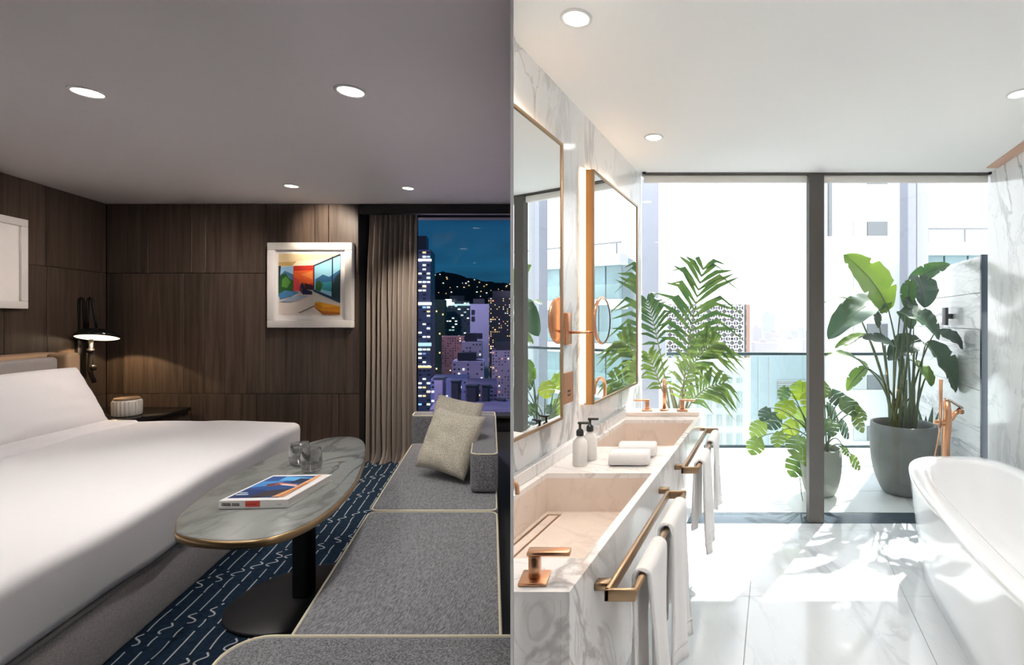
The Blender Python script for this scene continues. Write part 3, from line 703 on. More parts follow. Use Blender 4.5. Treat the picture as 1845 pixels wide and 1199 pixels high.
polys = [((222, 212, 200), [(0, 0), (1, 0), (1, 1), (0, 1)]),
 ((205, 170, 105), [(0, .80), (.24, .80), (.57, .81), (1, 1), (0, 1)]), ((228, 206, 160), [(.0, .86), (.75, .89), (1, 1), (0, 1)]), ((238, 226, 196), [(.22, .80), (.57, .81), (.82, .92), (.3, .88)]),
 ((150, 195, 225), [(0, .78), (.24, .80), (.24, .36), (0, .30)]), ((70, 120, 150), [(0, .62), (.1, .72), (.24, .66), (.24, .5), (0, .5)]), ((38, 92, 40), [(0, .30), (.24, .38), (.24, .56), (.16, .60), (.12, .68), (.05, .66), (0, .6)]), ((90, 150, 60), [(.05, .46), (.14, .44), (.2, .54), (.12, .63), (.06, .58)]),
 ((70, 130, 175), [(0, .34), (.10, .40), (.34, .37), (.20, .29), (.02, .25)]), ((40, 55, 70), [(.0, .28), (.04, .8), (.0, .8)]),
 ((200, 45, 28), [(.24, .80), (.57, .81), (.57, .43), (.24, .38)]), ((232, 98, 40), [(.25, .72), (.56, .73), (.56, .52), (.25, .44)]), ((240, 140, 70), [(.36, .66), (.55, .72), (.55, .58)]), ((225, 70, 80), [(.25, .62), (.34, .56), (.34, .40), (.25, .38)]),
 ((145, 205, 225), [(.58, .81), (1, .99), (1, .22), (.58, .40)]), ((45, 105, 150), [(.60, .58), (.72, .66), (.82, .62), (1, .74), (1, .52), (.60, .50)]), ((50, 150, 165), [(.60, .52), (1, .56), (1, .34), (.60, .44)]), ((40, 95, 45), [(.60, .41), (.68, .38), (.72, .5), (.66, .56), (.60, .52)]),
 ((25, 55, 60), [(.86, .27), (1, .22), (1, .7), (.92, .62), (.86, .45)]), ((20, 40, 60), [(.57, .81), (.585, .815), (.585, .39), (.57, .4)]), ((20, 40, 60), [(.865, .95), (.885, .955), (.885, .26), (.865, .27)]), ((30, 60, 90), [(.57, .42), (1, .24), (1, .19), (.57, .38)]), ((15, 30, 45), [(.57, .81), (1, 1), (1, .97), (.57, .79)]),
 ((25, 35, 75), [(.36, .50), (.40, .53), (.44, .42), (.55, .38), (.55, .33), (.40, .33), (.36, .40)]), ((60, 30, 50), [(.42, .52), (.57, .48), (.57, .40), (.44, .42)]), ((120, 60, 70), [(.34, .40), (.40, .44), (.38, .35)]),
 ((160, 175, 195), [(.02, .22), (.34, .32), (.50, .30), (.22, .21)]), ((120, 105, 95), [(.32, .03), (.36, .03), (.60, .14), (.60, .16)]),
 ((208, 135, 18), [(.60, .20), (.66, .21), (1, .14), (1, .0), (.72, .0), (.58, .13)]), ((165, 92, 12), [(.58, .13), (.72, .06), (1, .04), (1, .0), (.72, .0)]), ((232, 165, 40), [(.60, .20), (.66, .21), (1, .14), (.74, .12)])]
art_print(q0, ux, uz, Vector((0, -1, 0)), polys, pic)
pic2 = thing('framed_picture', 'white framed picture cut by the left edge above the headboard', 'picture', L(-3.9, 3.75, 1.58))
Ya, Yb, Za, Zb = 3.30, 4.17, 1.585, 2.325
for (y0, y1, z0, z1) in ((Ya, Yb, Zb-.06, Zb), (Ya, Yb, Za, Za+.06), (Ya, Ya+.06, Za+.06, Zb-.06), (Yb-.06, Yb, Za+.06, Zb-.06)):
    bm = nb(); box(bm, L, -3.919, -3.862, y0, y1, z0, z1, .005, 2); mk('frame_rail', bm, M['framewhite'], pic2)
bm = nb(); box(bm, L, -3.919, -3.885, Ya+.04, Yb-.04, Za+.04, Zb-.04); mk('mat', bm, M['matboard'], pic2, 0)

# curtain
cur = thing('curtain', 'pleated taupe curtain gathered beside the dusk window', 'curtain', (at(700, 0, 5.26).x, 5.26, 0))
bm = nb(); rr = random.Random(11); phs = [rr.uniform(-.5, .5) for _ in range(40)]
def curt(u, v):
    z = .0+2.60*(1-v)
    xt = at(646, 0, 5.26).x; xb = at(752, 0, 5.26).x
    sp = .985+.015*v
    cx = (xt+xb)/2; x = cx+(u-.5)*(xb-xt)*sp*1.0
    k = u*11.5; i = int(k); ph = phs[i]*(1-(k-i))+phs[i+1]*(k-i)
    am = .020+.056*min(1, v*3.2)
    yy = 5.27-am*math.sin(2*math.pi*(k+ph*.45*v))-.012*math.sin(2*math.pi*(k*2.3+v*.7))*min(1, v*4)
    x += .012*math.sin(2*math.pi*k*.5+v*3)*v
    if v > .95: yy -= .10*((v-.95)/.05)**2*(.5+.5*math.sin(k*5)); z = max(z, .006)
    return Vector((x, yy, z))
grid(bm, curt, 150, 44); mk('cloth', bm, M['curtain'], cur, 80)
bm = nb(); box(bm, W, at(650, 0, 5.2).x, PK*5.2-.01, 5.235, 5.255, 2.602, 2.625); mk('curtain_track', bm, M['dark'], cur, 0)

# table
tz = .72
pts = [(314.6, 953.8), (325, 926.8), (362.4, 895.6), (412.4, 862), (466.5, 833), (520.6, 810), (558, 797.8), (591, 789.5), (620.4, 786.6), (645.4, 789.5), (657, 799.9), (657.9, 820.7), (647.5, 854), (628.8, 883), (599.7, 912), (558, 941), (508, 962), (458, 972.6), (404, 974.7), (354, 970.5), (325, 964)]
tp = smooth_closed([onz(x, y, tz) for x, y in pts][::-1], 5)
ctr = sum(tp, Vector())/len(tp)
pc = onz(548, 1078, 0)
tab = thing('side_table', 'teardrop stone topped table with brass edge and black pedestal', 'table', pc)
def off(d, z): return [Vector((p.x+(ctr-p).normalized().x*d, p.y+(ctr-p).normalized().y*d, z)) for p in tp]
bm = nb(); loft(bm, [off(.004, tz-.024), off(.004, tz-.003), off(.007, tz)]); mk('table_top', bm, M['stone'], tab, 50)
bm = nb(); loft(bm, [off(.02, tz-.032), off(.0, tz-.032), off(.0, tz-.0035), off(.0042, tz-.0032)], caps=False); mk('brass_edge', bm, M['brass'], tab, 50)
bm = nb(); loft(bm, [off(.02, tz-.033), off(.019, tz-.0245)]); mk('underside', bm, M['black'], tab, 50)
bm = nb(); box(bm, W, pc.x-.042, pc.x+.042, pc.y-.042, pc.y+.042, .018, tz-.033, .012, 3); mk('pedestal', bm, M['black'], tab)
bm = nb(); lathe(bm, [(0, .004), (.335, .004), (.342, .008), (.342, .016), (.336, .020), (0, .020)], pc, 64); mk('base_plate', bm, M['black'], tab)
# book
bk = thing('book', 'thick white book with a blue photo cover on the stone table', 'book', (-1.575, 2.16, tz))
wd = Vector((.9985, .055, 0)); lg = Vector((-.055, .9985, 0)); bw, bl = .272, .335; b0 = onz(394, 912, tz+.015); b0.z = tz
def bq(u, v, z): return b0+wd*(u*bw)+lg*(v*bl)+Vector((0, 0, z))
def bslab(name, u0, u1, v0, v1, z0, z1, mat, bev=.0015):
    bm = nb(); t = bmesh.new(); ppoly(t, [(u0*bw, v0*bl), (u1*bw, v0*bl), (u1*bw, v1*bl), (u0*bw, v1*bl)], z0, z1)
    if bev: bmesh.ops.bevel(t, geom=list(t.edges), offset=bev, segments=1, affect='EDGES')
    for v in t.verts: v.co = b0+wd*v.co.x+lg*v.co.y+Vector((0, 0, v.co.z))
    join(bm, t); return mk(name, bm, mat, bk, 0)
bwh = plain('book_white', (.80, .79, .78), .5)
bslab('back_cover', 0, 1, 0, 1, .0005, .0045, bwh); bslab('spine', 0, 1, 0, .014, .0046, .0315, bwh)
bslab('page_block', .012, .985, .016, .985, .0047, .0313, plain('paper_edge', (.72, .70, .67), .9)); fc = bslab('front_cover', 0, 1, 0, 1, .0316, .0356, bwh)
cov = [((22, 70, 130), [(.05, .08), (.80, .08), (.80, .94), (.05, .94)]), ((12, 45, 100), [(.05, .08), (.5, .08), (.42, .36), (.05, .42)]), ((60, 130, 190), [(.05, .46), (.40, .56), (.42, .74), (.05, .72)]), ((90, 165, 215), [(.3, .74), (.78, .70), (.80, .84), (.3, .92)]), ((25, 40, 70), [(.55, .64), (.80, .62), (.80, .80), (.6, .82)]),
 ((150, 80, 75), [(.22, .58), (.40, .66), (.74, .56), (.76, .52), (.42, .54), (.3, .50)]), ((215, 150, 140), [(.40, .62), (.74, .56), (.74, .53), (.46, .56)]), ((90, 35, 45), [(.24, .58), (.36, .62), (.38, .55), (.28, .52)]), ((235, 225, 220), [(.48, .54), (.78, .47), (.78, .50), (.5, .57)]),
 ((50, 40, 45), [(.44, .30), (.80, .40), (.80, .16), (.5, .08), (.36, .08)]), ((220, 165, 115), [(.70, .08), (.88, .08), (.88, .94), (.80, .94), (.78, .4)]), ((175, 110, 70), [(.80, .08), (.84, .08), (.88, .6), (.84, .6)]), ((210, 225, 240), [(.10, .16), (.28, .16), (.28, .19), (.10, .19)]), ((210, 225, 240), [(.10, .22), (.22, .22), (.22, .25), (.10, .25)])]
art_print(bq(0, 0, .0358), wd*bw, lg*bl, Vector((0, 0, 1)), cov, fc)
spn = [((232, 230, 228), [(.0, .02), (1, .02), (1, .99), (0, .99)]), ((225, 95, 80), [(.385, .18), (.60, .18), (.60, .98), (.385, .98)])]
u = .045
for wdt in (.016, .018, .012, .016, .018, .014, None, .018, .014, .016, .018, .012):
    if wdt is None: u += .02; continue
    spn.append(((70, 60, 58), [(u, .40), (u+wdt, .40), (u+wdt, .78), (u, .78)])); u += wdt+.0075
    if wdt > .0155: spn.append(((222, 218, 214), [(u-.0185, .54), (u-.0115, .54), (u-.0115, .66), (u-.0185, .66)]))
u = .41
for wdt in (.02, .016, .02, .018, .016, .02): spn.append(((175, 60, 50), [(u, .44), (u+wdt, .44), (u+wdt, .72), (u, .72)])); u += wdt+.009
spn.append(((150, 148, 146), [(.86, .5), (.93, .5), (.93, .58), (.86, .58)]))
sp_ = [o for o in bk.children if o.name.startswith('spine')][0]
art_print(bq(0, 0, .003)-lg*.0004, wd*bw, Vector((0, 0, .030)), -lg, spn, sp_)
# two smoked tumblers
for k, (px, py, lb) in enumerate(((540, 838, 'smoked glass tumbler farther from the book'), (561, 850, 'smoked glass tumbler nearer the book'))):
    c = onz(px, py, tz); c.z = tz+.0005
    bm = nb(); lathe(bm, [(0, 0), (.034, 0), (.044, .012), (.0495, .045), (.047, .085), (.0415, .118), (.0395, .118), (.0445, .085), (.0465, .046), (.041, .017), (.03, .012), (0, .012)], c, 36)
    tag(mk('tumbler', bm, M['smoke'], None, 60), lb, 'glass', 'smoked tumblers on the table')

# sofa
sofa = thing('sofa', 'low charcoal tweed sofa along the partition with cream piping', 'sofa', L(-.31, 2.8, 0))
A0, A1 = -.69, .04
def rring(m, a0, a1, y0, y1, z, ins, rp, n=7):
    a0 += ins; a1 -= ins; y0 += ins; y1 -= ins; r = max(.004, rp-ins); out = []
    for cx, cy, t0 in ((a1-r, y0+r, -90), (a1-r, y1-r, 0), (a0+r, y1-r, 90), (a0+r, y0+r, 180)):
        for k in range(n+1):
            t_ = math.radians(t0+90*k/n); out.append(m(cx+r*math.cos(t_), cy+r*math.sin(t_), z))
    return out
def sofapart(name, a0, a1, y0, y1, z0, z1, r, mat, piping=True, rp=.05):
    rp = min(rp, (a1-a0)/2-.005, (y1-y0)/2-.005)
    bm = nb(); rg = []
    for k in range(5, -1, -1):
        t_ = math.pi/2*k/5; rg.append(rring(L, a0, a1, y0, y1, z0+r*(1-math.sin(t_)), r*(1-math.cos(t_)), rp))
    for k in range(6):
        t_ = math.pi/2*k/5; rg.append(rring(L, a0, a1, y0, y1, z1-r*(1-math.sin(t_)), r*(1-math.cos(t_)), rp))
    loft(bm, rg); cut_left(bm); o = mk(name, bm, mat, sofa, 45)
    if piping:
        bm = nb(); tube(bm, rring(L, a0, a1, y0, y1, z1-r*.25, r*.25, rp), .0052, 6, closed=True); cut_left(bm); mk('piping', bm, M['pipe'], o)
    return o
sofapart('base', A0+.03, A1-.01, 1.05, 4.5, .06, .25, .01, M['sofa2'], False)
sofapart('plinth', A0+.08, A1-.04, 1.1, 4.45, 0, .06, .005, M['dark'], False)
sofapart('seat_cushion', A0, A1, 1.10, 2.805, .252, .425, .035, M['sofa'])
sofapart('seat_cushion', A0, A1, 2.815, 4.33, .252, .425, .035, M['sofa'])
sofapart('end_back', A0-.005, A1, 4.33, 4.52, .10, .665, .03, M['sofa2'])
sofapart('side_back', -.13, A1+.002, 3.06, 4.325, .432, .675, .025, M['sofa2'])
sofapart('near_arm', A0+.0, .3, .72, 1.345, .10, .66, .04, M['sofa2'], True, .11)
# two cushions
def cushion(c4, Y4, th, label, seed):
    c = [at(x, y, Y) for (x, y), Y in zip(c4, Y4)]
    o0 = sum(c, Vector())/4; U = ((c[1]-c[0])+(c[2]-c[3]))/2; V = ((c[0]-c[3])+(c[1]-c[2]))/2
    N = U.cross(V).normalized()
    if N.y > 0: N = -N
    o = pillow('cushion', o0, U.normalized(), V.normalized(), N, U.length/2*1.06, V.length/2*1.06, th, M['cream'], label, 'cushion', seed=seed, ear=.07, group='cream cushions on the sofa')
    bm = nb(); return o
cushion([(790, 738), (872, 752), (834, 866), (752, 836)], [3.62, 3.44, 3.22, 3.40], .075, 'cream woven cushion in front of the other cushion', 1)
cushion([(793, 712), (868, 730), (848, 830), (766, 808)], [3.96, 3.80, 3.56, 3.72], .075, 'cream woven cushion partly hidden behind the front cushion', 5)

# ================================================================== NIGHT CITY BEYOND THE BEDROOM WINDOW
rn = random.Random(21)
lights = {'w': emis('window_white', (.95, .95, .85), 1.5), 'y': emis('window_yellow', (1, .72, .30), 1.2), 'c': emis('window_cool', (.60, .9, .85), .8), 'b': emis('window_blue', (.35, .45, .85), .5), 'r': emis('window_red', (1, .35, .25), .8)}
def tower(label, x0, x1, ytop, Y, depth, col, nx, nz, kinds, prob, sizes=(.55, .4), ybot=900, rough=.7, bands=(), roof=None, emit=0.0):
    X0, X1, zt_ = at(x0, 0, Y).x, at(x1, 0, Y).x, at(0, ytop, Y).z; zb = at(0, ybot, Y).z
    t = thing('tower_block', label, 'building', ((X0+X1)/2, Y, zb), 'towers of the night city')
    depth = 3.0; SK = lambda a_, y_, z_=0: Vector((a_+SL*(y_-Y), y_, z_))
    bm = nb(); box(bm, SK, X0, X1, Y, Y+depth, zb, zt_)
    mk('wall', bm, plain('tower_wall', col, rough, var=.12, vscale=.3), t, 0)
    dx = (X1-X0)/nx; dz = dx*1.0 if nz is None else (zt_-zb)/nz
    zn = int((zt_-zb)/dz)
    for kd in set(kinds):
        bm = nb(); any_ = False
        for j in range(zn):
            for i in range(nx):
                if rn.random() < prob and rn.choice(kinds) == kd:
                    cx = X0+(i+.5)*dx; cz = zt_-(j+.7)*dz
                    box(bm, W, cx-dx*sizes[0]/2, cx+dx*sizes[0]/2, Y-.05, Y+.02, cz-dz*sizes[1]/2, cz+dz*sizes[1]/2); any_ = True
        if any_: tag(mk('lit_windows', bm, lights[kd], t, 0), kind='stuff')
        else: bm.free()
    # dark unlit windows
    bm = nb()
    for j in range(zn):
        for i in range(nx):
            if rn.random() < .5:
                cx = X0+(i+.5)*dx; cz = zt_-(j+.7)*dz
                box(bm, W, cx-dx*sizes[0]/2, cx+dx*sizes[0]/2, Y-.02, Y+.02, cz-dz*sizes[1]/2, cz+dz*sizes[1]/2)
    if bm.verts: tag(mk('dark_windows', bm, M['bgrey_n'], t, 0), kind='stuff')
    else: bm.free()
    for k, (yy, h, kd) in enumerate(bands):
        bm = nb(); box(bm, W, X0-.05, X1+.05, Y-.12, Y+.05, at(0, yy+h, Y).z, at(0, yy, Y).z); mk('lit_band', bm, lights[kd], t, 0)
    if roof:
        bm = nb(); box(bm, SK, X0+.15*(X1-X0), X1-.25*(X1-X0), Y+.2*depth, Y+.7*depth, zt_, zt_+roof); mk('roof_house', bm, M['bgrey_n'], t, 0)
    return t
M['bgrey_n'] = plain('night_glass', (.03, .032, .045), .3)
tower('slim glass tower with lit floors beside the curtain', 738, 776, 450, 40, 10, (.10, .12, .20), 5, None, 'wwwycb', .45, (.72, .38), 900, .4, bands=((467, 4, 'w'), (545, 5, 'w'), (618, 6, 'c'), (660, 3, 'y')), roof=1.2)
tower('narrow dark green tower between glass tower and lit sign', 778, 801, 540, 62, 10, (.020, .055, .035), 4, None, 'yc', .08, (.4, .5))
tower('teal topped block with a bright white sign', 803, 846, 543, 70, 12, (.085, .12, .135), 8, None, 'cw', .22, (.7, .35), bands=((548, 3, 'c'),), roof=.8)
tower('plain lavender slab with two small windows', 847, 881, 548, 56, 9, (.42, .40, .55), 1, None, 'b', .0, (.3, .3), roof=.6)
tower('yellow lit apartment tower at the partition edge', 879, 935, 536, 75, 14, (.11, .10, .11), 15, None, 'yyywr', .30, (.40, .40), roof=1)
tower('red brown tower with a column of white lights', 796, 836, 607, 50, 9, (.30, .15, .14), 9, None, 'wy', .06, (.4, .4))
tower('lavender stepped block with a dark roof', 815, 872, 652, 42, 9, (.50, .43, .62), 7, None, 'wb', .10, (.4, .4), roof=.7)
tower('upper step of the lavender block', 832, 868, 617, 46.2, 7, (.45, .40, .50), 6, None, 'yw', .12, (.4, .4), roof=.8)
tower('pinkish lavender block beside the partition', 886, 935, 632, 38, 9, (.42, .34, .44), 9, None, 'ywr', .16, (.4, .4), roof=.6)
tower('low blue grey roof block in front of the lavender block', 776, 842, 684, 33, 7, (.20, .22, .42), 8, None, 'wb', .08, (.5, .4))
tower('low dark roof block in front of the yellow tower', 838, 896, 693, 29, 6, (.12, .11, .20), 8, None, 'by', .12, (.5, .4))
tower('pale low block at the foot of the window view', 774, 935, 738, 25, 6, (.17, .16, .28), 18, None, 'wby', .10, (.5, .4))
# roof clutter
for px, py, s_, lb in ((793, 686, .8, 'small lavender rooftop box left of the low night roofs'), (822, 690, .7, 'dark rooftop box in the middle of the low blue roof'), (852, 700, .9, 'wide dark rooftop box on the low dark roof'), (876, 697, .6, 'small rooftop box right of the wide dark one'), (903, 722, .6, 'rooftop box nearest the partition above the cushions')):
    Y = 27.5; c = at(px, py+6, Y); s = s_*.6
    t = thing('roof_tank', lb, 'roof box', c, 'rooftop boxes of the night city')
    bm = nb(); box(bm, W, c.x-s/2, c.x+s/2, Y-s/2, Y+s/2, c.z-.9, c.z+s*.6, .03, 1); mk('casing', bm, M['bgrey_n'] if 'dark' in lb else plain('tank', (.30, .27, .42), .8), t, 0)
    bm = nb(); box(bm, W, c.x-s/2-.04, c.x+s/2+.04, Y-s/2-.04, Y+s/2+.04, c.z+s*.6, c.z+s*.6+.06); mk('cap', bm, M['bgrey_n'], t, 0)
sg = at(808, 545, 69.8)
t = thing('roof_sign', 'glowing white sign on the teal topped block', 'sign', sg)
bm = nb(); box(bm, W, sg.x-.42, sg.x+.42, 69.7, 69.9, sg.z-.42, sg.z+.42, .03, 1); mk('panel', bm, emis('sign_white', (.8, 1, .95), 3), t, 0)
bm = nb(); box(bm, W, sg.x-.06, sg.x+.06, 69.92, 70.05, sg.z-1.0, sg.z+.3); mk('post', bm, M['bgrey_n'], t, 0)
# small windows on the lavender slab
tw = [o for o in COL.objects if o.get('label', '').startswith('plain lavender slab')][0]
for yy in (563, 575):
    bm = nb(); c = at(852.5, yy, 56); box(bm, W, c.x-.17, c.x+.17, 55.9, 56.02, c.z-.27, c.z+.27); mk('window', bm, M['bgrey_n'], tw, 0)
# hill
bm = nb()
def hill(u, v):
    px = 640+u*300
    ridge = 506-16*math.exp(-((px-800)/42)**2)+.00045*max(0, px-812)**2+9*noise.noise(Vector((px*.045, 1, 0)))*.5+2.2*noise.noise(Vector((px*.35, 4, 0)))
    top = at(px, ridge, 130); d = v
    return Vector((top.x*(1-.25*d), 130-55*d, top.z*(1-d)-22*d+2.2*noise.noise(Vector((px*.06, d*6, 2)))*math.sin(math.pi*d)))
grid(bm, hill, 110, 14)
hl = st('hill', bm, plain('night_hill', (.010, .017, .016), .95), 'dark wooded hill under the dusk sky dotted with house lights', 'hill', 60)
for kd in 'yw':
    bm = nb()
    for k in range(20):
        u = rn.uniform(.45, .98); p = hill(u, abs(rn.gauss(.05, .09))); s = rn.uniform(.06, .15)
        box(bm, W, p.x-s, p.x+s, p.y-.6, p.y-.4, p.z-.1, p.z-.1+1.5*s)
    tag(mk('house_light', bm, lights[kd], hl, 0), kind='stuff')
bm = nb(); ppoly(bm, [(-55, 24), (PK*24-.2, 24), (PK*125-.2, 125), (-100, 125)], -14.5, -14)
st('ground_night', bm, plain('night_street', (.05, .05, .06), .9), 'dark street level of the night city', 'street')
gn = [o for o in COL.objects if o.name == 'ground_night'][0]
for (px, py, Y, pw, col) in ((640, 470, 24, 3200, (.78, .68, 1)), (660, 620, 16, 1000, (.82, .68, 1)), (860, 960, 18, 900, (.85, .66, .95)), (700, 420, 45, 6000, (.72, .66, 1))):  # added lavender fill lamps out of sight, they brighten the night facades
    ld = bpy.data.lights.new('night_fill', 'POINT'); ld.energy = pw; ld.color = col; ld.shadow_soft_size = .5
    o = bpy.data.objects.new('night_fill', ld); COL.objects.link(o); o.parent = gn; o.location = at(px, py, Y)-WL[gn]

# ================================================================== BATHROOM THINGS
VT = .86                                            # worktop height
V0, V1 = AV+.002, -.48
van = thing('vanity', 'wall hung marble double vanity with two trough basins', 'vanity', R(-.74, 2.3, .38))
def vpart(name, boxes, mat, bev=.002):
    bm = nb()
    for b in boxes: box(bm, R, *b, bev, 1)
    cut_right(bm)
    return mk(name, bm, mat, van, 0)
Y0, Y1 = 1.17, 3.41
B1, B2 = (1.335, 2.07), (2.50, 3.16)
ba, bb = -.943, -.508
dz = .02
top = [(V0, V1, Y0, B1[0], VT-dz, VT), (V0, V1, B1[1], B2[0], VT-dz, VT), (V0, V1, B2[1], Y1, VT-dz, VT)]
for b in (B1, B2): top += [(V0, ba, b[0], b[1], VT-dz, VT), (bb, V1, b[0], b[1], VT-dz, VT)]
vpart('worktop', top, M['vanity'], 0)
vpart('front_panel', [(V1-.02, V1, Y0, Y1, .38, VT-dz)], M['vanity'], 0)
vpart('end_panel', [(V0, V1-.021, Y0, Y0+.02, .38, VT-dz)], M['vanity'], 0)
vpart('end_panel', [(V0, V1-.021, Y1-.02, Y1, .38, VT-dz)], M['vanity'], 0)
vpart('underside', [(V0, V1-.021, Y0+.021, Y1-.021, .38, .40)], M['vanity'], 0)
vpart('upstand', [(V0, V0+.03, Y0, Y1, VT+.001, VT+.05)], M['vanity'])
vpart('tap_ledge', [(V0+.031, V1-.01, 3.27, Y1, VT+.001, VT+.028)], M['basin'])
bz = .70
for b in (B1, B2):
    sl = .0
    vpart('basin', [(ba-.012, bb+.012, b[0]-.012, b[1]+.012, bz-.015, bz), (ba-.012, ba, b[0]-.012, b[1]+.012, bz+.0005, VT-dz), (bb, bb+.012, b[0]-.012, b[1]+.012, bz+.0005, VT-dz), (ba+.0005, bb-.0005, b[1], b[1]+.012, bz+.0005, VT-dz), (ba+.0005, bb-.0005, b[0]-.012, b[0], bz+.0005, VT-dz)], M['basin'], 0)
    y0, y1 = b[0]+.22, b[1]-.03
    vpart('drain_slot', [(-.925, -.917, y0, y1, bz+.0005, bz+.002), (-.878, -.870, y0, y1, bz+.0005, bz+.002), (-.9165, -.8785, y1-.008, y1, bz+.0005, bz+.002)], M['bronze'], 0)
vpart('basin_step', [(ba+.001, bb-.001, B1[0]+.001, B1[0]+.012, bz+.02, VT-.012)], M['bronze'], 0)
# taps
def lever(t, c, dirx):
    bm = nb(); box(bm, W, c.x-.035, c.x+.035, c.y-.035, c.y+.035, c.z, c.z+.008, .003, 2); mk('base_plate', bm, M['copper'], t)
    bm = nb(); box(bm, W, c.x-.014, c.x+.014, c.y-.014, c.y+.014, c.z+.0085, c.z+.062, .004, 2); mk('stem', bm, M['copper'], t)
    bm = nb(); box(bm, W, c.x-.018+min(0, dirx*.07), c.x+.018+max(0, dirx*.07), c.y-.016, c.y+.016, c.z+.0625, c.z+.074, .004, 2); mk('lever', bm, M['copper'], t)
h = R(-.587, 1.225, VT+.0005)
t = thing('basin_tap', 'copper lever tap at the near basin cut by the left edge', 'tap', h, 'copper basin taps on the vanity')
lever(t, h, 1)
q = Vector((PK*1.30+.004, 1.30, 1.5-(872-575)/F*1.30)); PNV = Vector((1, -PK, 0)).normalized()
bm = nb(); lathe(bm, [(0, 0), (.014, 0), (.014, .002), (0, .002)], q, 20, axis=PNV.to_track_quat('Z', 'Y').to_matrix()); mk('wall_flange', bm, M['copper'], t)
bm = nb(); tube(bm, [q, q+PNV*.005, q+PNV*.009-Vector((0, 0, .006)), q+PNV*.010-Vector((0, 0, .028))], .006, 12); mk('spout', bm, M['copper'], t)
c = at(1197, 0, 3.34); c.z = VT+.0285
t = thing('basin_tap', 'copper gooseneck tap with two levers at the far basin', 'tap', c, 'copper basin taps on the vanity')
for px, dx in ((1166, -1), (1229, 1)):
    q = at(px, 0, 3.34); q.z = VT+.0285; lever(t, q, dx)
bm = nb(); lathe(bm, [(0, 0), (.030, 0), (.030, .008), (.018, .012), (0, .012)], c, 24); mk('base_ring', bm, M['copper'], t)
bm = nb(); d = Vector((-.05, -1, 0)); pts = [c+Vector((0, 0, .012)), c+Vector((0, 0, .14))]
for k in range(0, 11):
    th = math.pi*k/10; pts.append(c+d*(.065*(1-math.cos(th)))+Vector((0, 0, .144+.065*math.sin(th))))
pts.append(pts[-1]-Vector((0, 0, .035))); tube(bm, pts, .0125, 12); mk('spout', bm, M['copper'], t)
# soap bottles
for px, py, lb in ((1045, 838, 'white soap bottle with black pump nearer the viewer'), (1063, 828, 'white soap bottle with black pump behind the other bottle')):
    c = onz(px, py, VT); c.z = VT+.0005
    t = thing('soap_bottle', lb, 'bottle', c, 'soap bottles on the vanity')
    bm = nb(); lathe(bm, [(0, 0), (.030, 0), (.033, .004), (.033, .088), (.030, .104), (.018, .118), (.013, .122), (.013, .128), (0, .128)], c, 28); mk('bottle_body', bm, M['soap'], t)
    bm = nb(); lathe(bm, [(0, .1285), (.0165, .1285), (.0165, .147), (.012, .155), (.006, .158), (.006, .178), (0, .178)], c, 20); mk('collar', bm, M['black'], t)
    bm = nb(); box(bm, W, c.x-.010, c.x+.040, c.y-.009, c.y+.009, c.z+.1785, c.z+.188, .004, 2); mk('pump_head', bm, M['black'], t)
# folded towels on the worktop
def folded(c, wd_, dp, hh, label):
    bm = nb()
    rings = []
    for i in range(25):
        u = i/24; x = (u-.5)*wd_
        s = min(1, (1-abs(2*u-1))*9)**.5
        ring = []
        for k in range(20):
            t_ = 2*math.pi*k/20; cy = math.copysign(abs(math.cos(t_))**.75, math.cos(t_))*dp/2; cz = math.copysign(abs(math.sin(t_))**.6, math.sin(t_))*hh/2
            wv = 1+.03*noise.noise(Vector((x*20, cy*20, cz*20)))
            ring.append(Vector((c.x+x+.01*noise.noise(Vector((cy*9, cz*9, c.x))), c.y+cy*(.90+.1*s)*wv, c.z+hh/2+cz*(.86+.14*s)*wv)))
        rings.append(ring)
    loft(bm, rings); t = thing('folded_towel', label, 'towel', c, 'folded towels on the vanity')
    o = mk('roll', bm, M['towel'], t, 70)
    bm = nb(); box(bm, W, c.x-wd_*.47, c.x+wd_*.47, c.y-dp*.50, c.y-dp*.40, c.z+hh*.42, c.z+hh*.47, .002, 1); mk('fold_edge', bm, M['towel'], t)
folded(at(1135, 0, 2.20)*1.0-Vector((0, 0, at(1135, 0, 2.20).z-VT-.001)), .175, .10, .062, 'folded white towel nearer the viewer beside the soap bottles')
folded(at(1149, 0, 2.34)*1.0-Vector((0, 0, at(1149, 0, 2.34).z-VT-.001)), .175, .10, .062, 'folded white towel behind the front one on the worktop')
# towel rails with towels
def towel_rail(y0, y1, label):
    t = thing('towel_rail', label, 'towel rail', R(-.42, y0, .77), 'bronze towel rails on the vanity front')
    a0, a1, zb, zt_ = -.440, -.358, .768, .80
    bm = nb(); box(bm, R, a0, a0+.014, y0, y1, zb, zt_, .003, 2); mk('inner_bar', bm, M['bronze'], t)
    bm = nb(); tube(bm, [R(a1-.008, y0+.004, zt_-.014), R(a1-.008, y1-.004, zt_-.014)], .010, 12); mk('outer_bar', bm, M['bronze'], t)
    for y in (y0, y1-.012):
        bm = nb(); box(bm, R, a0, a1, y, y+.012, zb, zt_, .003, 2); mk('end_bar', bm, M['bronze'], t)
        bm = nb(); box(bm, R, V1+.001, a0+.001, y+.04, y+.07, zb+.006, zt_-.004, .002, 1); mk('bracket', bm, M['bronze'], t)
towel_rail(1.29, 2.04, 'bronze double towel rail beside the near basin'); towel_rail(2.357, 3.20, 'bronze double towel rail beside the far basin')
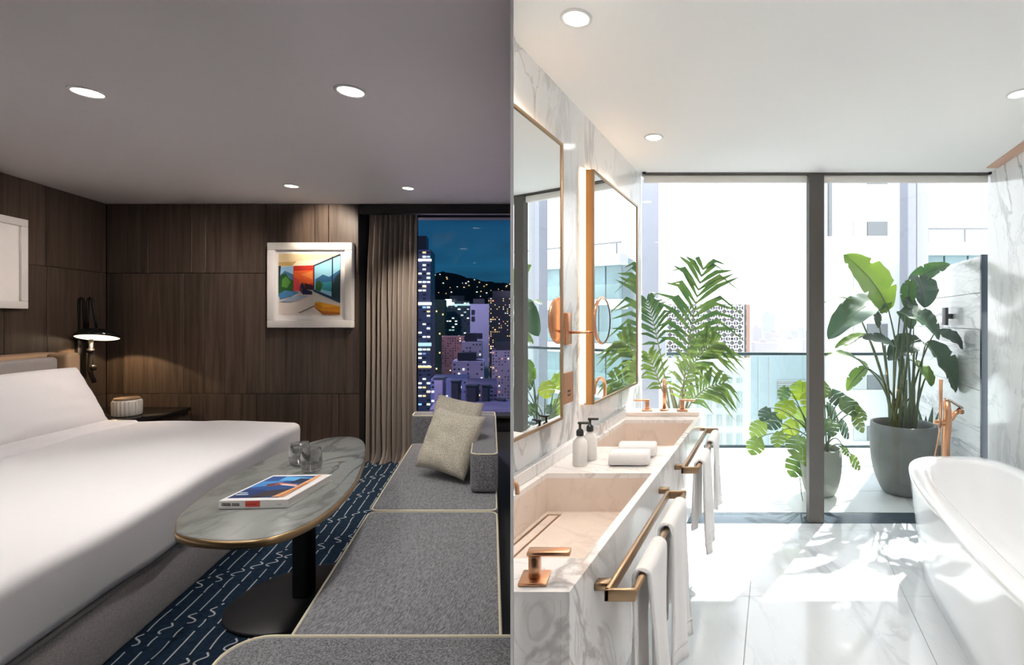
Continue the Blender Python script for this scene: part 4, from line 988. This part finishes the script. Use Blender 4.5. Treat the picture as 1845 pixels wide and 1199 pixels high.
def hung(y0, y1, zf, zk, label, seed):
    """towel over the outer bar: closed profile lofted along the bar"""
    bm = nb(); rings = []; ac, zc = -.366, .786; n = 26
    for i in range(n+1):
        u = i/n; y = y0+(y1-y0)*u
        fr = []; 
        m_ = 16
        th = .010
        path = []
        for k in range(m_+1): path.append((0.017, zf+(zc-zf)*k/m_, 1))
        for k in range(1, 8): t_ = math.pi*k/8; path.append((.017*math.cos(t_), zc+.017*math.sin(t_), 0))
        for k in range(m_+1): path.append((-.017, zc-(zc-zk)*k/m_, -1))
        outer, inner = [], []
        for (da, z, sd_) in path:
            dn = max(0, (zc-z)/.4)
            wav = .016*math.sin(u*9+seed+dn*1.2)*dn+.010*noise.noise(Vector((u*4, z*4, seed)))*dn
            bulge = .022*dn*sd_*.6
            dy = (.5-u)*.045*dn*(1+.4*math.sin(seed))
            if sd_ == 1: s_ = (th, 0)
            elif sd_ == -1: s_ = (-th, 0)
            else: s_ = (da/.017*th, (z-zc)/.017*th)
            outer.append(R(ac+da+s_[0]+wav+bulge, y+dy, z+s_[1])); inner.append(R(ac+da*.98+wav+bulge*.9, y+dy, z))
        rings.append(outer+inner[::-1])
    loft(bm, rings)
    t = thing('hanging_towel', label, 'towel', R(ac, (y0+y1)/2, zf), 'white towels hanging on the rails')
    o = mk('cloth', bm, M['towel'], t, 70)
    # stitched hem band near the front end
    bm = nb(); n = 20; rr_ = []
    for i in range(n+1):
        u = i/n; y = y0+(y1-y0)*u; z = zf+.05; dn = (zc-z)/.4
        wav = .016*math.sin(u*9+seed+dn*1.2)*dn+.010*noise.noise(Vector((u*4, z*4, seed)))*dn
        p = R(ac+.017+.0105+wav+.022*dn*.6, y+(.5-u)*.045*dn*(1+.4*math.sin(seed)), z)
        rr_.append([p, p+Vector((.0015, 0, 0)), p+Vector((.0015, 0, .012)), p+Vector((0, 0, .012))])
    loft(bm, rr_); mk('hem_band', bm, M['towel'], t)
hung(1.375, 1.58, .24, .36, 'white towel hanging nearest the viewer on the near rail', 1)
hung(1.68, 1.93, .30, .42, 'white towel at the far end of the near rail', 3)
hung(2.44, 2.66, .34, .46, 'white towel at the near end of the far rail', 5)
hung(2.84, 3.10, .40, .46, 'white towel farthest away on the far rail', 8)
# mirrors
def wall_mirror(y0, y1, label):
    t = thing('wall_mirror', label, 'mirror', R(AV, (y0+y1)/2, 1.05), 'framed mirrors on the marble wall')
    z0, z1, af = 1.05, 2.287, -.953
    def part(nm, b, mat):
        bm = nb(); box(bm, R, *b); cut_right(bm)
        if not bm.faces: bm.free(); return None
        return mk(nm, bm, mat, t, 0)
    part('box', (AV+.001, af-.004, y0, y1, z0, z1), M['bronzebox'])
    part('mirror_glass', (af-.003, af, y0+.012, y1-.012, z0+.012, z1-.012), M['mirror'])
    for b in ((y0, y1, z1-.0115, z1), (y0, y1, z0, z0+.0115), (y0, y0+.0115, z0+.012, z1-.012), (y1-.0115, y1, z0+.012, z1-.012)):
        part('frame_rail', (af-.0035, af+.006, *b), M['bronze'])
    return t
wall_mirror(1.55, 2.245, 'large brass framed mirror cut by the left edge'); mt = wall_mirror(2.624, 3.472, 'brass framed mirror nearer the glass front')
ls = thing('led_strip', 'warm glowing light strip beside the farther mirror', 'light strip', R(AV, 2.6, 1.06))
bm = nb(); box(bm, R, AV+.001, AV+.012, 2.572, 2.618, 1.06, 2.28); mk('diffuser', bm, emis('led_side_strip', (1, .62, .36), 3.0), ls, 0)
bm = nb(); box(bm, R, AV+.001, AV+.010, 2.619, 2.6235, 1.06, 2.28); mk('channel', bm, M['copper'], ls, 0)
for y0_, y1_, lb in ((1.93, 2.24, 'warm light strip hidden on top of the near mirror'), (2.64, 3.46, 'warm light strip hidden on top of the farther mirror')):
    l2 = thing('led_strip', lb, 'light strip', R(AV, y0_, 2.288))
    bm = nb(); box(bm, R, AV+.004, AV+.024, y0_, y1_, 2.292, 2.297); mk('diffuser', bm, M['led'], l2, 0)
    bm = nb(); box(bm, R, AV+.002, AV+.026, y0_, y1_, 2.2875, 2.2918); mk('channel', bm, M['copper'], l2, 0)
# socket plate
so = thing('socket_plate', 'copper socket plate between the two mirrors', 'socket', R(AV, 2.40, 1.1))
zc0, zc1 = 1.5-(727-575)/F*2.41, 1.5-(671-575)/F*2.41
bm = nb(); box(bm, R, AV+.001, AV+.008, 2.36, 2.47, zc0, zc1, .002, 1); mk('plate', bm, plain('copper_plate', (.50, .24, .14), .4, .7), so, 0)
for z in (zc0+.035, zc0+.055):
    bm = nb(); box(bm, R, AV+.0081, AV+.0095, 2.40, 2.43, z, z+.008); mk('socket_hole', bm, M['black'], so, 0)
# round shaving mirror on an arm
mc = R(-.84, 2.425, 1.492); nx = Vector((1, -SR, 0)).normalized()
mg = thing('shaving_mirror', 'round copper shaving mirror on a wall arm between the mirrors', 'mirror', R(AV, 2.40, 1.42))
AX = nx.to_track_quat('Z', 'Y').to_matrix()
bm = nb(); lathe(bm, [(0, -.016), (.05, -.016), (.095, -.010), (.114, -.002), (.118, .006), (.114, .012), (.106, .0125)], mc, 48, axis=AX); mk('shell', bm, M['copper'], mg)
bm = nb(); lathe(bm, [(0, .008), (.1065, .010)], mc, 48, axis=AX); mk('mirror_glass', bm, M['mirror'], mg)
w0 = R(AV, 2.40, 1.44)
bm = nb(); box(bm, R, AV+.001, AV+.020, 2.365, 2.425, 1.375, 1.53, .006, 2); mk('wall_plate', bm, M['copper'], mg)
bm = nb(); tube(bm, [R(AV+.02, 2.395, 1.435), R(-.90, 2.40, 1.435), R(-.865, 2.425, 1.435)], .0065, 10); tube(bm, [R(-.865, 2.425, 1.425), R(-.865, 2.425, 1.50)], .007, 10); mk('arm', bm, M['copper'], mg)

# bathtub
tubt = thing('bathtub', 'white freestanding oval bathtub with a broad rim', 'bathtub', R(1.18, 2.3, 0))
TC = (1.168, 2.29)                                   # plan centre
def tubring(ra, ry, z, n=120, ex=3.5):
    out = []
    for k in range(n):
        t_ = 2*math.pi*k/n; c_, s_ = math.cos(t_), math.sin(t_)
        r_ = (abs(c_)**ex+abs(s_)**ex)**(-1/ex)
        out.append(R(TC[0]+ra*r_*c_, TC[1]+ry*r_*s_, z))
    return out
bm = nb()
prof = [(.31, .95, .0), (.325, .97, .015), (.335, .99, .15), (.365, 1.03, .40), (.382, 1.055, .545), (.386, 1.06, .565), (.384, 1.058, .578), (.376, 1.05, .582), (.295, .965, .582), (.285, .955, .576), (.278, .945, .56), (.262, .91, .42), (.245, .86, .25), (.22, .80, .17), (.17, .70, .145), (.08, .3, .14)]
loft(bm, [tubring(*p_) for p_ in prof]); mk('shell', bm, M['tub'], tubt, 50)
bm = nb(); lathe(bm, [(0, .003), (.022, .003), (.026, 0)], R(TC[0], TC[1]+.25, .1405), 24); mk('drain', bm, plain('chrome', (.8, .8, .8), .1, 1), tubt)
bm = nb(); lathe(bm, [(.014, .001), (.018, .006), (.014, .012), (0, .012)], R(TC[0]-.264, TC[1]+.1, .45), 16, axis=Vector((1, 0, 0)).to_track_quat('Z', 'Y').to_matrix()); mk('overflow', bm, plain('chrome_b', (.8, .8, .8), .1, 1), tubt)
# floor standing tub filler shaped like a branch
YF = 3.47
tf = thing('tub_filler', 'copper branch shaped floor tap behind the bathtub', 'tap', (at(1706, 0, YF).x, YF, 0))
def P(x, y, d=0): return at(x, y, YF+d)
bm = nb(); b_ = P(1705, 0); tube(bm, [Vector((b_.x, YF, .01)), Vector((b_.x, YF, .3)), P(1704, 800), P(1706, 770), P(1707, 745), P(1705, 722)], [.026, .026, .026, .029, .026, .023], 14); mk('trunk', bm, M['copper'], tf)
bm = nb(); tube(bm, [P(1705, 764), P(1696, 762), P(1684, 761)], [.022, .019, .017], 12); mk('branch_stub', bm, M['copper'], tf)
bm = nb(); tube(bm, [P(1707, 760), P(1715, 752), P(1721, 745), P(1731, 738)], [.022, .020, .017, .018], 12); lathe(bm, [(.010, 0), (.018, 0), (.018, .012), (.010, .012)], P(1731, 742, -.02), 16, axis=Vector((0, -1, 0)).to_track_quat('Z', 'Y').to_matrix()); mk('branch_spout', bm, M['copper'], tf)
bm = nb(); 
pts = [P(1700, 718), P(1712, 722), P(1724, 730), P(1733, 735)]
t_ = bmesh.new(); rings = [[p+Vector((0, dy, dz_)) for dy, dz_ in ((-.018, -.006), (.018, -.006), (.018, .006), (-.018, .006))] for p in pts]; loft(t_, rings); join(bm, t_)
mk('lever', bm, plain('tap_steel', (.62, .55, .48), .25, 1), tf)
bm = nb(); tube(bm, [P(1695, 684, -.03), P(1695, 720, -.03), P(1694, 770, -.03)], [.012, .011, .009], 12); mk('hand_shower', bm, M['copper'], tf)
bm = nb(); hb = P(1684, 0, -.03); tube(bm, [P(1694, 770, -.03), P(1689, 800, -.03), P(1683, 830, -.03), P(1678, 870, -.03), Vector((hb.x-.02, YF, .05)), Vector((b_.x-.05, YF, .02)), Vector((b_.x, YF, .03))], .006, 8); mk('hose', bm, M['copper'], tf)
bm = nb(); lathe(bm, [(0, .001), (.06, .001), (.06, .010), (.03, .014), (0, .014)], (b_.x, YF, 0), 28); mk('floor_flange', bm, M['copper'], tf)

# ================================================================== PLANTS
def potbody(t, c, rt, rb, h, mat):
    bm = nb(); lathe(bm, [(0, .001), (rb*.8, .001), (rb, .012), (rb*1.12, h*.08), (rb+(rt-rb)*.52, h*.2), (rb+(rt-rb)*.74, h*.32), (rb+(rt-rb)*.90, h*.46), (rb+(rt-rb)*.98, h*.6), (rt, h*.8), (rt*.985, h), (rt*.9, h), (rt*.89, h*.93), (rt*.88, h*.88)], c, 48); mk('pot', bm, mat, t)
    bm = nb(); lathe(bm, [(rt*.9, h*.88), (rt*.5, h*.90), (0, h*.905)], c, 32); mk('soil', bm, M['soil'], t)
def leafblade(bm, p0, p1, wd_, up, droop, shape='banana', nu=12, nv=4, fold_=.18, seed=0, twist=0.0):
    """blade from p0 to p1 with half width wd_/2, bowed along up; local u runs base to tip"""
    d = p1-p0; ln = d.length; d.normalize()
    s = d.cross(up)
    if s.length < 1e-4: s = d.cross(Vector((0, 1, .3)))
    s.normalize(); n_ = s.cross(d).normalized()
    def f(u, v):
        vv = v*2-1
        if shape == 'banana': pr = (math.sin(math.pi*min(1, u*.97+.03)**.8))**.6
        elif shape == 'sword': pr = (math.sin(math.pi*min(1, u**.55*.98+.01)))**.9
        else: pr = 1.25*(math.sin(math.pi*(u*.93+.05)**.62))**.75
        if shape == 'banana' and abs(vv) > .6 and ((u*2.3+seed*.37+(.45 if vv > 0 else 0)) % 1) < .075 and seed % 3 != 1: pr *= .66
        tw = twist*(u-.5)
        side = s*math.cos(tw)+n_*math.sin(tw)
        c_ = p0+d*(ln*u)+n_*(droop*ln*4*u*(1-u))
        e = .02*wd_*noise.noise(Vector((u*7+seed, vv*2, seed)))*4
        return c_+side*(vv*wd_/2*pr)+n_*(fold_*wd_*(abs(vv)**1.3)*pr+e*abs(vv))
    grid(bm, f, nu, nv)
CAMV = Vector((0, -1, 0))
# --- bird of paradise
YS = 4.32
pc_ = at(1627, 0, YS); pc_.z = 0
bop = thing('banana_plant', 'tall bird of paradise plant with broad leaves in a dark grey pot', 'potted plant', pc_)
potbody(bop, pc_, .262, .165, .60, M['pot'])
LV = [((1601, 560), (1521, 459), 74, .10, (-.3, -.6, .7), 0), ((1596, 540), (1492, 612), 66, .12, (-.1, -.5, .85), 1), ((1533, 541), (1485, 546), 15, .1, (0, -.3, 1), 0), ((1610, 622), (1553, 610), 28, .06, (0, -.7, .7), 1),
      ((1563, 604), (1504, 628), 22, .05, (0, -.6, .8), 0), ((1561, 664), (1486, 643), 26, .13, (0, -.4, .9), 0), ((1560, 662), (1526, 705), 27, .1, (-.5, -.6, .5), 0), ((1655, 497), (1665, 555), 52, .04, (0, -1, .2), 1),
      ((1638, 512), (1712, 476), 34, .10, (-.2, -.7, .6), 0), ((1622, 560), (1692, 613), 62, .14, (.2, -.6, .8), 2), ((1684, 600), (1735, 630), 48, .12, (.3, -.6, .7), 2), ((1668, 618), (1722, 708), 66, .10, (.5, -.8, .3), 1),
      ((1658, 612), (1600, 650), 50, .12, (-.2, -.6, .7), 2), ((1640, 648), (1678, 697), 40, .10, (.4, -.7, .4), 0), ((1628, 540), (1655, 562), 26, .05, (.2, -.8, .5), 1), ((1578, 560), (1582, 592), 14, .05, (0, -1, .2), 1), ((1646, 590), (1615, 562), 30, .08, (0, -.8, .5), 2),
      ((1640, 505), (1632, 556), 26, .05, (-.4, -.8, .2), 0)]
rl = random.Random(5)
for k, (b_, t_, wd_, dr, up, mi) in enumerate(LV):
    yo = YS+rl.uniform(-.22, .18); B_ = at(*b_, yo); T_ = at(*t_, yo+rl.uniform(-.20, .05)); wm = wd_/F*YS
    bm = nb(); leafblade(bm, B_, T_, wm, Vector(up), dr, 'banana', 34, 6, .12, k, rl.uniform(-.25, .25))
    lf = mk('leaf', bm, M['leaf_dark'] if mi else M['leaf'], bop, 80)
    root = pc_+Vector((rl.uniform(-.09, .07), rl.uniform(-.08, .08), .52)); mid = root.lerp(B_, .55)+Vector((.10*(root.x-B_.x), 0, .16))
    bm = nb(); pts = bez(root, mid, B_, 9); pts += [B_.lerp(T_, q)+Vector((0, -.002, 0))+((B_-T_).cross(Vector(up)).normalized().cross(T_-B_).normalized())*-(dr*(T_-B_).length*4*q*(1-q)) for q in ()]
    tube(bm, pts, [.012-.0075*i/(len(pts)-1) for i in range(len(pts))], 7); mk('stalk', bm, M['stem'], lf)
    # midrib
    bm = nb(); d = (T_-B_); ln = d.length; d.normalize(); s_ = d.cross(Vector(up)).normalized(); n_ = s_.cross(d).normalized()
    tube(bm, [B_+d*(ln*q)+n_*(dr*ln*4*q*(1-q)) for q in [i/8 for i in range(9)]], [.0055-.0045*i/8 for i in range(9)], 6); mk('midrib', bm, M['stem'], lf)
for k in range(10):     # young shoots and sheaths round the foot
    root = pc_+Vector((rl.uniform(-.1, .1), rl.uniform(-.1, .1), .52)); tp_ = root+Vector((rl.uniform(-.14, .14), rl.uniform(-.1, .1), rl.uniform(.3, .75)))
    bm = nb(); tube(bm, bez(root, root.lerp(tp_, .5)+Vector((0, 0, .1)), tp_, 6), [.015-.0015*i for i in range(7)], 7); mk('shoot', bm, M['stem'], bop)
# --- sword leaved plant behind the big pot
sc = at(1668, 0, 4.85); sc.z = 0
sn = thing('agave', 'small sword leaved plant behind the dark grey pot', 'potted plant', sc)
bm = nb(); lathe(bm, [(0, .001), (.10, .001), (.13, .12), (.14, .30), (.12, .30), (.12, .27), (0, .27)], sc, 28); mk('pot', bm, M['pot2'], sn)
for k in range(9):
    an = 2*math.pi*k/9; tl = .3+.1*rl.random(); d_ = Vector((math.cos(an), math.sin(an), 0))
    bm = nb(); leafblade(bm, sc+Vector((0, 0, .26))+d_*.03, sc+d_*(.10+.10*rl.random())+Vector((0, 0, .26+tl)), .06, d_+Vector((0, 0, .2)), -.03, 'sword', 8, 2, .15, k); mk('leaf', bm, M['leaf_dark'], sn, 80)
# --- monstera
YM = 4.28
mc_ = at(1478, 0, YM); mc_.z = 0
mo = thing('monstera', 'bushy monstera in a sage pot behind the centre post', 'potted plant', mc_)
potbody(mo, mc_, .172, .115, .40, M['pot2'])
ML = [(1415, 735, 44), (1440, 702, 40), (1444, 752, 46), (1394, 758, 38), (1366, 772, 40), (1361, 802, 38), (1436, 800, 46), (1436, 838, 46), (1402, 790, 34), (1424, 772, 40), (1500, 742, 46), (1530, 730, 44), (1547, 760, 40), (1522, 772, 42), (1494, 768, 40), (1508, 716, 38), (1541, 832, 34), (1523, 812, 22), (1552, 742, 34), (1462, 720, 44), (1470, 770, 44), (1455, 820, 40), (1378, 745, 30), (1485, 700, 34), (1412, 708, 30)]
def monstera_leaf(bm, c, sz, ax, nrm, seed):
    """heart shaped blade with deep slits, in the plane spanned by ax and ax x nrm"""
    s = ax.cross(nrm).normalized(); r_ = random.Random(seed); n_ = 4
    def half(sg):
        mid = [c+ax*(sz*(-.42+.95*i/8))+nrm*(-.05*sz*(i/8-.4)**2*4) for i in range(9)]
        for i in range(n_*2):
            u0 = i/(n_*2); u1 = (i+1)/(n_*2)
            def edge(u): return .52*math.sin(math.pi*(u*.94+.06)**.75)**.7
            gap = .014 if i % 2 else -.0
            e0 = edge(u0+(.045 if i % 2 == 0 and i > 1 else 0)); e1 = edge(u1-(.045 if i % 2 == 1 and i < n_*2-1 else 0))
            a0 = mid[i]; a1 = mid[i+1]; fw_ = .10*sz
            t0 = a0+s*(sg*e0*sz)+ax*(fw_+(.02*sz if i % 2 == 0 and i > 1 else 0))+nrm*(-.10*sz*e0); t1 = a1+s*(sg*e1*sz)+ax*(fw_-(.02*sz if i % 2 else 0))+nrm*(-.10*sz*e1)
            if i == 0: t0 = a0-ax*(.10*sz)+s*(sg*.16*sz)
            q0 = a0.lerp(t0, .5)+nrm*.02*sz; q1 = a1.lerp(t1, .5)+nrm*.02*sz
            V_ = [bm.verts.new(p) for p in (a0, a1, q1, t1, t0, q0)]
            f1 = (V_[0], V_[1], V_[2], V_[5]); f2 = (V_[5], V_[2], V_[3], V_[4])
            bm.faces.new(f1 if sg > 0 else f1[::-1]); bm.faces.new(f2 if sg > 0 else f2[::-1])
    half(1); half(-1)
for k, (x, y, s_) in enumerate(ML):
    Yk = YM+rl.uniform(-.28, .2); c = at(x, y, Yk); sz = s_/F*Yk*.88
    out = Vector((c.x-mc_.x, c.y-mc_.y, 0)); out = out.normalized() if out.length > .03 else Vector((0, -1, 0))
    ax = (out*.55+Vector((rl.uniform(-.3, .3), rl.uniform(-.4, .1), -.75))).normalized()
    nr = (Vector((out.x*.4, -.75, .65))+Vector((rl.uniform(-.3, .3), rl.uniform(-.2, .2), rl.uniform(-.2, .3)))); nr = (nr-ax*nr.dot(ax)).normalized()
    bm = nb(); monstera_leaf(bm, c, sz, ax, nr, k); lf = mk('leaf', bm, M['leaf_dark'] if k in (10, 13, 15, 3, 20, 22) else M['mons_b'] if k in (0, 9, 1, 19) else M['mons'], mo, 80)
    root = mc_+Vector((rl.uniform(-.06, .06), rl.uniform(-.06, .06), .36)); B_ = c-ax*(sz*.40)
    bm = nb(); tube(bm, bez(root, root.lerp(B_, .6)+Vector((0, 0, .18)), B_, 8), [.007-.0005*i for i in range(9)], 6); mk('stalk', bm, M['stem'], lf)
# hanging aerial root
bm = nb(); tube(bm, [at(1440, 850, 4.2), at(1444, 890, 4.15), at(1452, 932, 4.05), Vector((at(1453, 0, 4.0).x, 4.0, .004))], .004, 5); mk('aerial_root', bm, M['stem'], mo)
# --- palms
def frond(parent, root, mid, tip, ll, wl, seed, nl=26, start=.34, mat=None, face=None):
    r_ = random.Random(seed); pts = bez(root, mid, tip, 20)
    bm = nb(); 
    for i in range(nl):
        t_ = start+(1-start)*(i+.5)/nl; k = t_*20; i0 = min(19, int(k)); p = pts[i0].lerp(pts[i0+1], k-i0); d = (pts[i0+1]-pts[i0]).normalized()
        side = d.cross(face if face is not None else Vector((0, -1, .25))).normalized(); nrm = side.cross(d).normalized()
        prof_ = math.sin(math.pi*(.12+.80*((t_-start)/(1-start))))**.7
        for sg in (1, -1):
            L_ = ll*prof_*r_.uniform(.85, 1.1); fwd = .45+.8*((t_-start)/(1-start))+r_.uniform(-.22, .22)
            dr_ = (side*sg+d*fwd+nrm*r_.uniform(-.15, .25)).normalized()
            e = p+dr_*L_+Vector((0, 0, -.30*L_*r_.uniform(.2, 1.9))); m_ = p+dr_*(L_*.5)+Vector((0, 0, .03*L_))
            wv = dr_.cross(nrm).normalized()*wl*.5; q = p.lerp(m_, .5)+Vector((0, 0, .012*L_))
            V_ = [bm.verts.new(x_) for x_ in (p+wv*.3, p-wv*.3, q-wv*.95, q+wv*.95, m_-wv, m_+wv, m_.lerp(e, .55)-wv*.6, m_.lerp(e, .55)+wv*.6, e)]
            for f_ in ((0, 1, 2, 3), (3, 2, 4, 5), (5, 4, 6, 7), (7, 6, 8)): bm.faces.new([V_[j] for j in f_])
    fo = mk('frond', bm, mat or M['palm'], parent, 0)
    bm = nb(); tube(bm, pts, [.010-.008*i/20 for i in range(21)], 6); mk('rachis', bm, M['bark'], fo)
YP = 4.55
c = at(1226, 0, YP); c.z = 0
pa = thing('palm', 'feathery areca palm standing behind the far vanity end', 'potted plant', c)
potbody(pa, c, .20, .14, .42, M['pot2'])
rt = c+Vector((0, 0, .38))
FR = [((1230, 640), (1268, 480), .54, .042, 0, .05, 13, .50), ((1228, 640), (1292, 618), .36, .034, -.2, -.25, 14, .5), ((1188, 690), (1168, 638), .22, .03, -.1, -.1, 10, .5), ((1232, 700), (1305, 690), .30, .030, -.3, -.35, 12, .45), ((1215, 700), (1245, 655), .24, .03, -.45, -.5, 10, .45), ((1190, 610), (1165, 540), .34, .030, .25, .35, 12, .55)]
for k, (m_, t_, ll, wl, ym, yt, nl_, st_) in enumerate(FR):
    r0 = rt+Vector((rl.uniform(-.08, .08), rl.uniform(-.08, .08), 0))
    frond(pa, r0, at(*m_, YP+ym*.6), at(*t_, YP+yt*.8), ll, wl, k+40, nl_, st_, None, Vector((rl.uniform(-.3, .3), -1, rl.uniform(.1, .7))))
for k in range(6):
    b_ = rt+Vector((rl.uniform(-.07, .07), rl.uniform(-.07, .07), 0)); bm = nb(); tube(bm, [b_, b_+Vector((rl.uniform(-.05, .05), 0, .25)), b_+Vector((rl.uniform(-.08, .08), 0, .5))], [.016, .013, .009], 8); mk('cane', bm, M['bark'], pa)

# ================================================================== DAYLIGHT CITY BEYOND THE BALCONY
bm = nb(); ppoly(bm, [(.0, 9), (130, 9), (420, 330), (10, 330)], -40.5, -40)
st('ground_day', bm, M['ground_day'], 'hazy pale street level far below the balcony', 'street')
def RS(Yf): return lambda a_, y_, z_=0: Vector((a_+SR*(y_-Yf), y_, z_))
# white slab block with paired windows
Y = 34.0
def X(px): return at(px, 0, Y).x
def Z(py): return at(0, py, Y).z
wb = thing('apartment_block', 'bright white apartment block with paired grey windows', 'building', (X(1580), Y, -40))
bm = nb(); box(bm, RS(Y), X(1487), X(1690), Y, Y+3, -40, 26); mk('wall', bm, M['bwhite'], wb, 0)
bm = nb(); box(bm, W, X(1491), X(1497), Y-.25, Y-.01, Z(426), 24); mk('drain_pipe', bm, M['bgrey'], wb, 0)
for r_ in range(-2, 7):
    y0 = 400+92*r_; y1 = y0+26
    bm = nb(); box(bm, W, X(1562), X(1598), Y-.12, Y+.05, Z(y1), Z(y0)); wn = mk('window', bm, M['bgrey'], wb, 0)
    bm = nb(); box(bm, W, X(1537), X(1560.5), Y-.12, Y+.05, Z(y1), Z(y0)); mk('shutter', bm, M['bpale'], wn, 0)
    bm = nb(); box(bm, W, X(1535), X(1600), Y-.25, Y+.05, Z(y1+3), Z(y1+.2)); mk('window_sill', bm, M['bwhite'], wn, 0)
# teal glass block with white floors
Y = 30.0
x0, x1 = X(1664), 46.0
tb = thing('glass_block', 'teal glass block with white floor slabs and roof rail', 'building', ((x0+x1)/2, Y, -40))
zroof = Z(437)
bm = nb(); box(bm, RS(Y), x0, x1, Y+.5, Y+3.3, -40, zroof-.05); mk('core', bm, M['teal'], tb, 0)
k = 0; z = zroof
while z > -13:
    bm = nb(); box(bm, W, x0-.3, x1, Y-.5, Y+.6, z-.75, z-.05); mk('floor_slab', bm, M['bwhite'], tb, 0)
    nxp = 20; dxp = (x1-x0)/nxp
    for i in range(nxp):
        bm = nb(); box(bm, W, x0+i*dxp+.06, x0+(i+1)*dxp-.06, Y+.30, Y+.42, z-3.15, z-.76); mk('pane', bm, M['teal'], tb, 0)
    bm = nb(); box(bm, W, x0-.2, x1, Y-.44, Y-.38, z-3.1-.05+.0, z-2.15); mk('balcony_glass', bm, M['rail_glass'], tb, 0)
    z -= 3.15; k += 1
bm = nb(); box(bm, W, x0-.3, x1, Y-.4, Y-.3, Z(416), Z(413)); mk('roof_rail', bm, M['bgrey'], tb, 0)
bm = nb()
for i in range(14): box(bm, W, x0+i*2.2, x0+i*2.2+.08, Y-.4, Y-.32, zroof-.1, Z(416)); 
tag(mk('rail_post', bm, M['bgrey'], tb, 0), kind='stuff')
# lattice faced block
Y = 62.0
lt = thing('lattice_block', 'white lattice faced block with an orange edge', 'building', (X(1278), Y, -40))
bm = nb(); box(bm, RS(Y), X(1200), X(1344), Y+.3, Y+4, -40, Z(548)); mk('core', bm, M['latback'], lt, 0)
bm = nb(); box(bm, RS(Y), X(1344.5), X(1351), Y, Y+4, -40, Z(549)); mk('orange_edge', bm, M['orange'], lt, 0)
bm = nb(); cell = (X(1214)-X(1200)); nxl = int((X(1344)-X(1200))/cell); nzl = 13
for i in range(nxl+1):
    for j in range(nzl):
        cx = X(1200)+i*cell; cz = Z(548)-(j+.5)*cell; w_ = .085
        for (sx_, sz_) in ((1, 1), (1, -1)):
            a_ = Vector((cx-cell/2*0, Y, cz-sz_*cell/2)); b_ = Vector((cx+cell, Y, cz+sz_*cell/2)) 
            if b_.x > X(1345): continue
            dd_ = (b_-a_).normalized(); nn_ = Vector((-dd_.z, 0, dd_.x))*w_*(1.5 if (i*7+j*3) % 4 == 0 else 1)
            loft(bm, [[a_+nn_, a_-nn_, a_-nn_+Vector((0, .25, 0)), a_+nn_+Vector((0, .25, 0))], [b_+nn_, b_-nn_, b_-nn_+Vector((0, .25, 0)), b_+nn_+Vector((0, .25, 0))]])
        if rn.random() < .62: box(bm, W, cx+cell*.3, cx+cell*.72, Y+.02, Y+.2, cz-cell*.2, cz+cell*.2)
        box(bm, W, cx-.05, cx+.05, Y+.01, Y+.24, cz-cell/2, cz+cell/2)
tag(mk('lattice', bm, M['lattice'], lt, 0), kind='stuff')
# white low block with a window grid
Y = 44.0
lw = thing('office_block', 'low white block with rows of grey windows below the handrail', 'building', (X(1290), Y, -40))
bm = nb(); box(bm, RS(Y), X(1175), X(1351), Y, Y+3, -40, Z(650)); mk('wall', bm, M['bwhite'], lw, 0)
for r_, (ya, yb) in enumerate(((681, 690), (706, 735), (748, 768), (782, 805), (818, 840))):
    for i in range(9):
        xa = 1182+i*18.2
        bm = nb(); box(bm, W, X(xa), X(xa+10), Y-.1, Y+.05, Z(yb), Z(ya)); wn = mk('window', bm, M['bpale'], lw, 0)
        bm = nb(); box(bm, W, X(xa+4.7), X(xa+5.3), Y-.14, Y-.1, Z(yb), Z(ya)); mk('mullion', bm, M['bwhite'], wn, 0)
# pale blue wall with grille
Y = 38.0
pb = thing('plant_house', 'pale blue grey building with a louvre grille below the handrail', 'building', (X(1420), Y, -40))
bm = nb(); box(bm, RS(Y), X(1352), X(1478), Y, Y+3, -40, Z(641)); mk('wall', bm, M['bblue'], pb, 0)
for i in range(12):
    bm = nb(); yy = 686+3*i; box(bm, W, X(1400), X(1462), Y-.15, Y, Z(yy+1.6), Z(yy)); mk('louvre', bm, M['bpale'], pb, 0)
for xx in (1366, 1385):
    bm = nb(); box(bm, W, X(xx), X(xx+1.2), Y-.08, Y, -12, Z(643)); mk('wall_joint', bm, M['bpale'], pb, 0)
# hazy towers at the horizon
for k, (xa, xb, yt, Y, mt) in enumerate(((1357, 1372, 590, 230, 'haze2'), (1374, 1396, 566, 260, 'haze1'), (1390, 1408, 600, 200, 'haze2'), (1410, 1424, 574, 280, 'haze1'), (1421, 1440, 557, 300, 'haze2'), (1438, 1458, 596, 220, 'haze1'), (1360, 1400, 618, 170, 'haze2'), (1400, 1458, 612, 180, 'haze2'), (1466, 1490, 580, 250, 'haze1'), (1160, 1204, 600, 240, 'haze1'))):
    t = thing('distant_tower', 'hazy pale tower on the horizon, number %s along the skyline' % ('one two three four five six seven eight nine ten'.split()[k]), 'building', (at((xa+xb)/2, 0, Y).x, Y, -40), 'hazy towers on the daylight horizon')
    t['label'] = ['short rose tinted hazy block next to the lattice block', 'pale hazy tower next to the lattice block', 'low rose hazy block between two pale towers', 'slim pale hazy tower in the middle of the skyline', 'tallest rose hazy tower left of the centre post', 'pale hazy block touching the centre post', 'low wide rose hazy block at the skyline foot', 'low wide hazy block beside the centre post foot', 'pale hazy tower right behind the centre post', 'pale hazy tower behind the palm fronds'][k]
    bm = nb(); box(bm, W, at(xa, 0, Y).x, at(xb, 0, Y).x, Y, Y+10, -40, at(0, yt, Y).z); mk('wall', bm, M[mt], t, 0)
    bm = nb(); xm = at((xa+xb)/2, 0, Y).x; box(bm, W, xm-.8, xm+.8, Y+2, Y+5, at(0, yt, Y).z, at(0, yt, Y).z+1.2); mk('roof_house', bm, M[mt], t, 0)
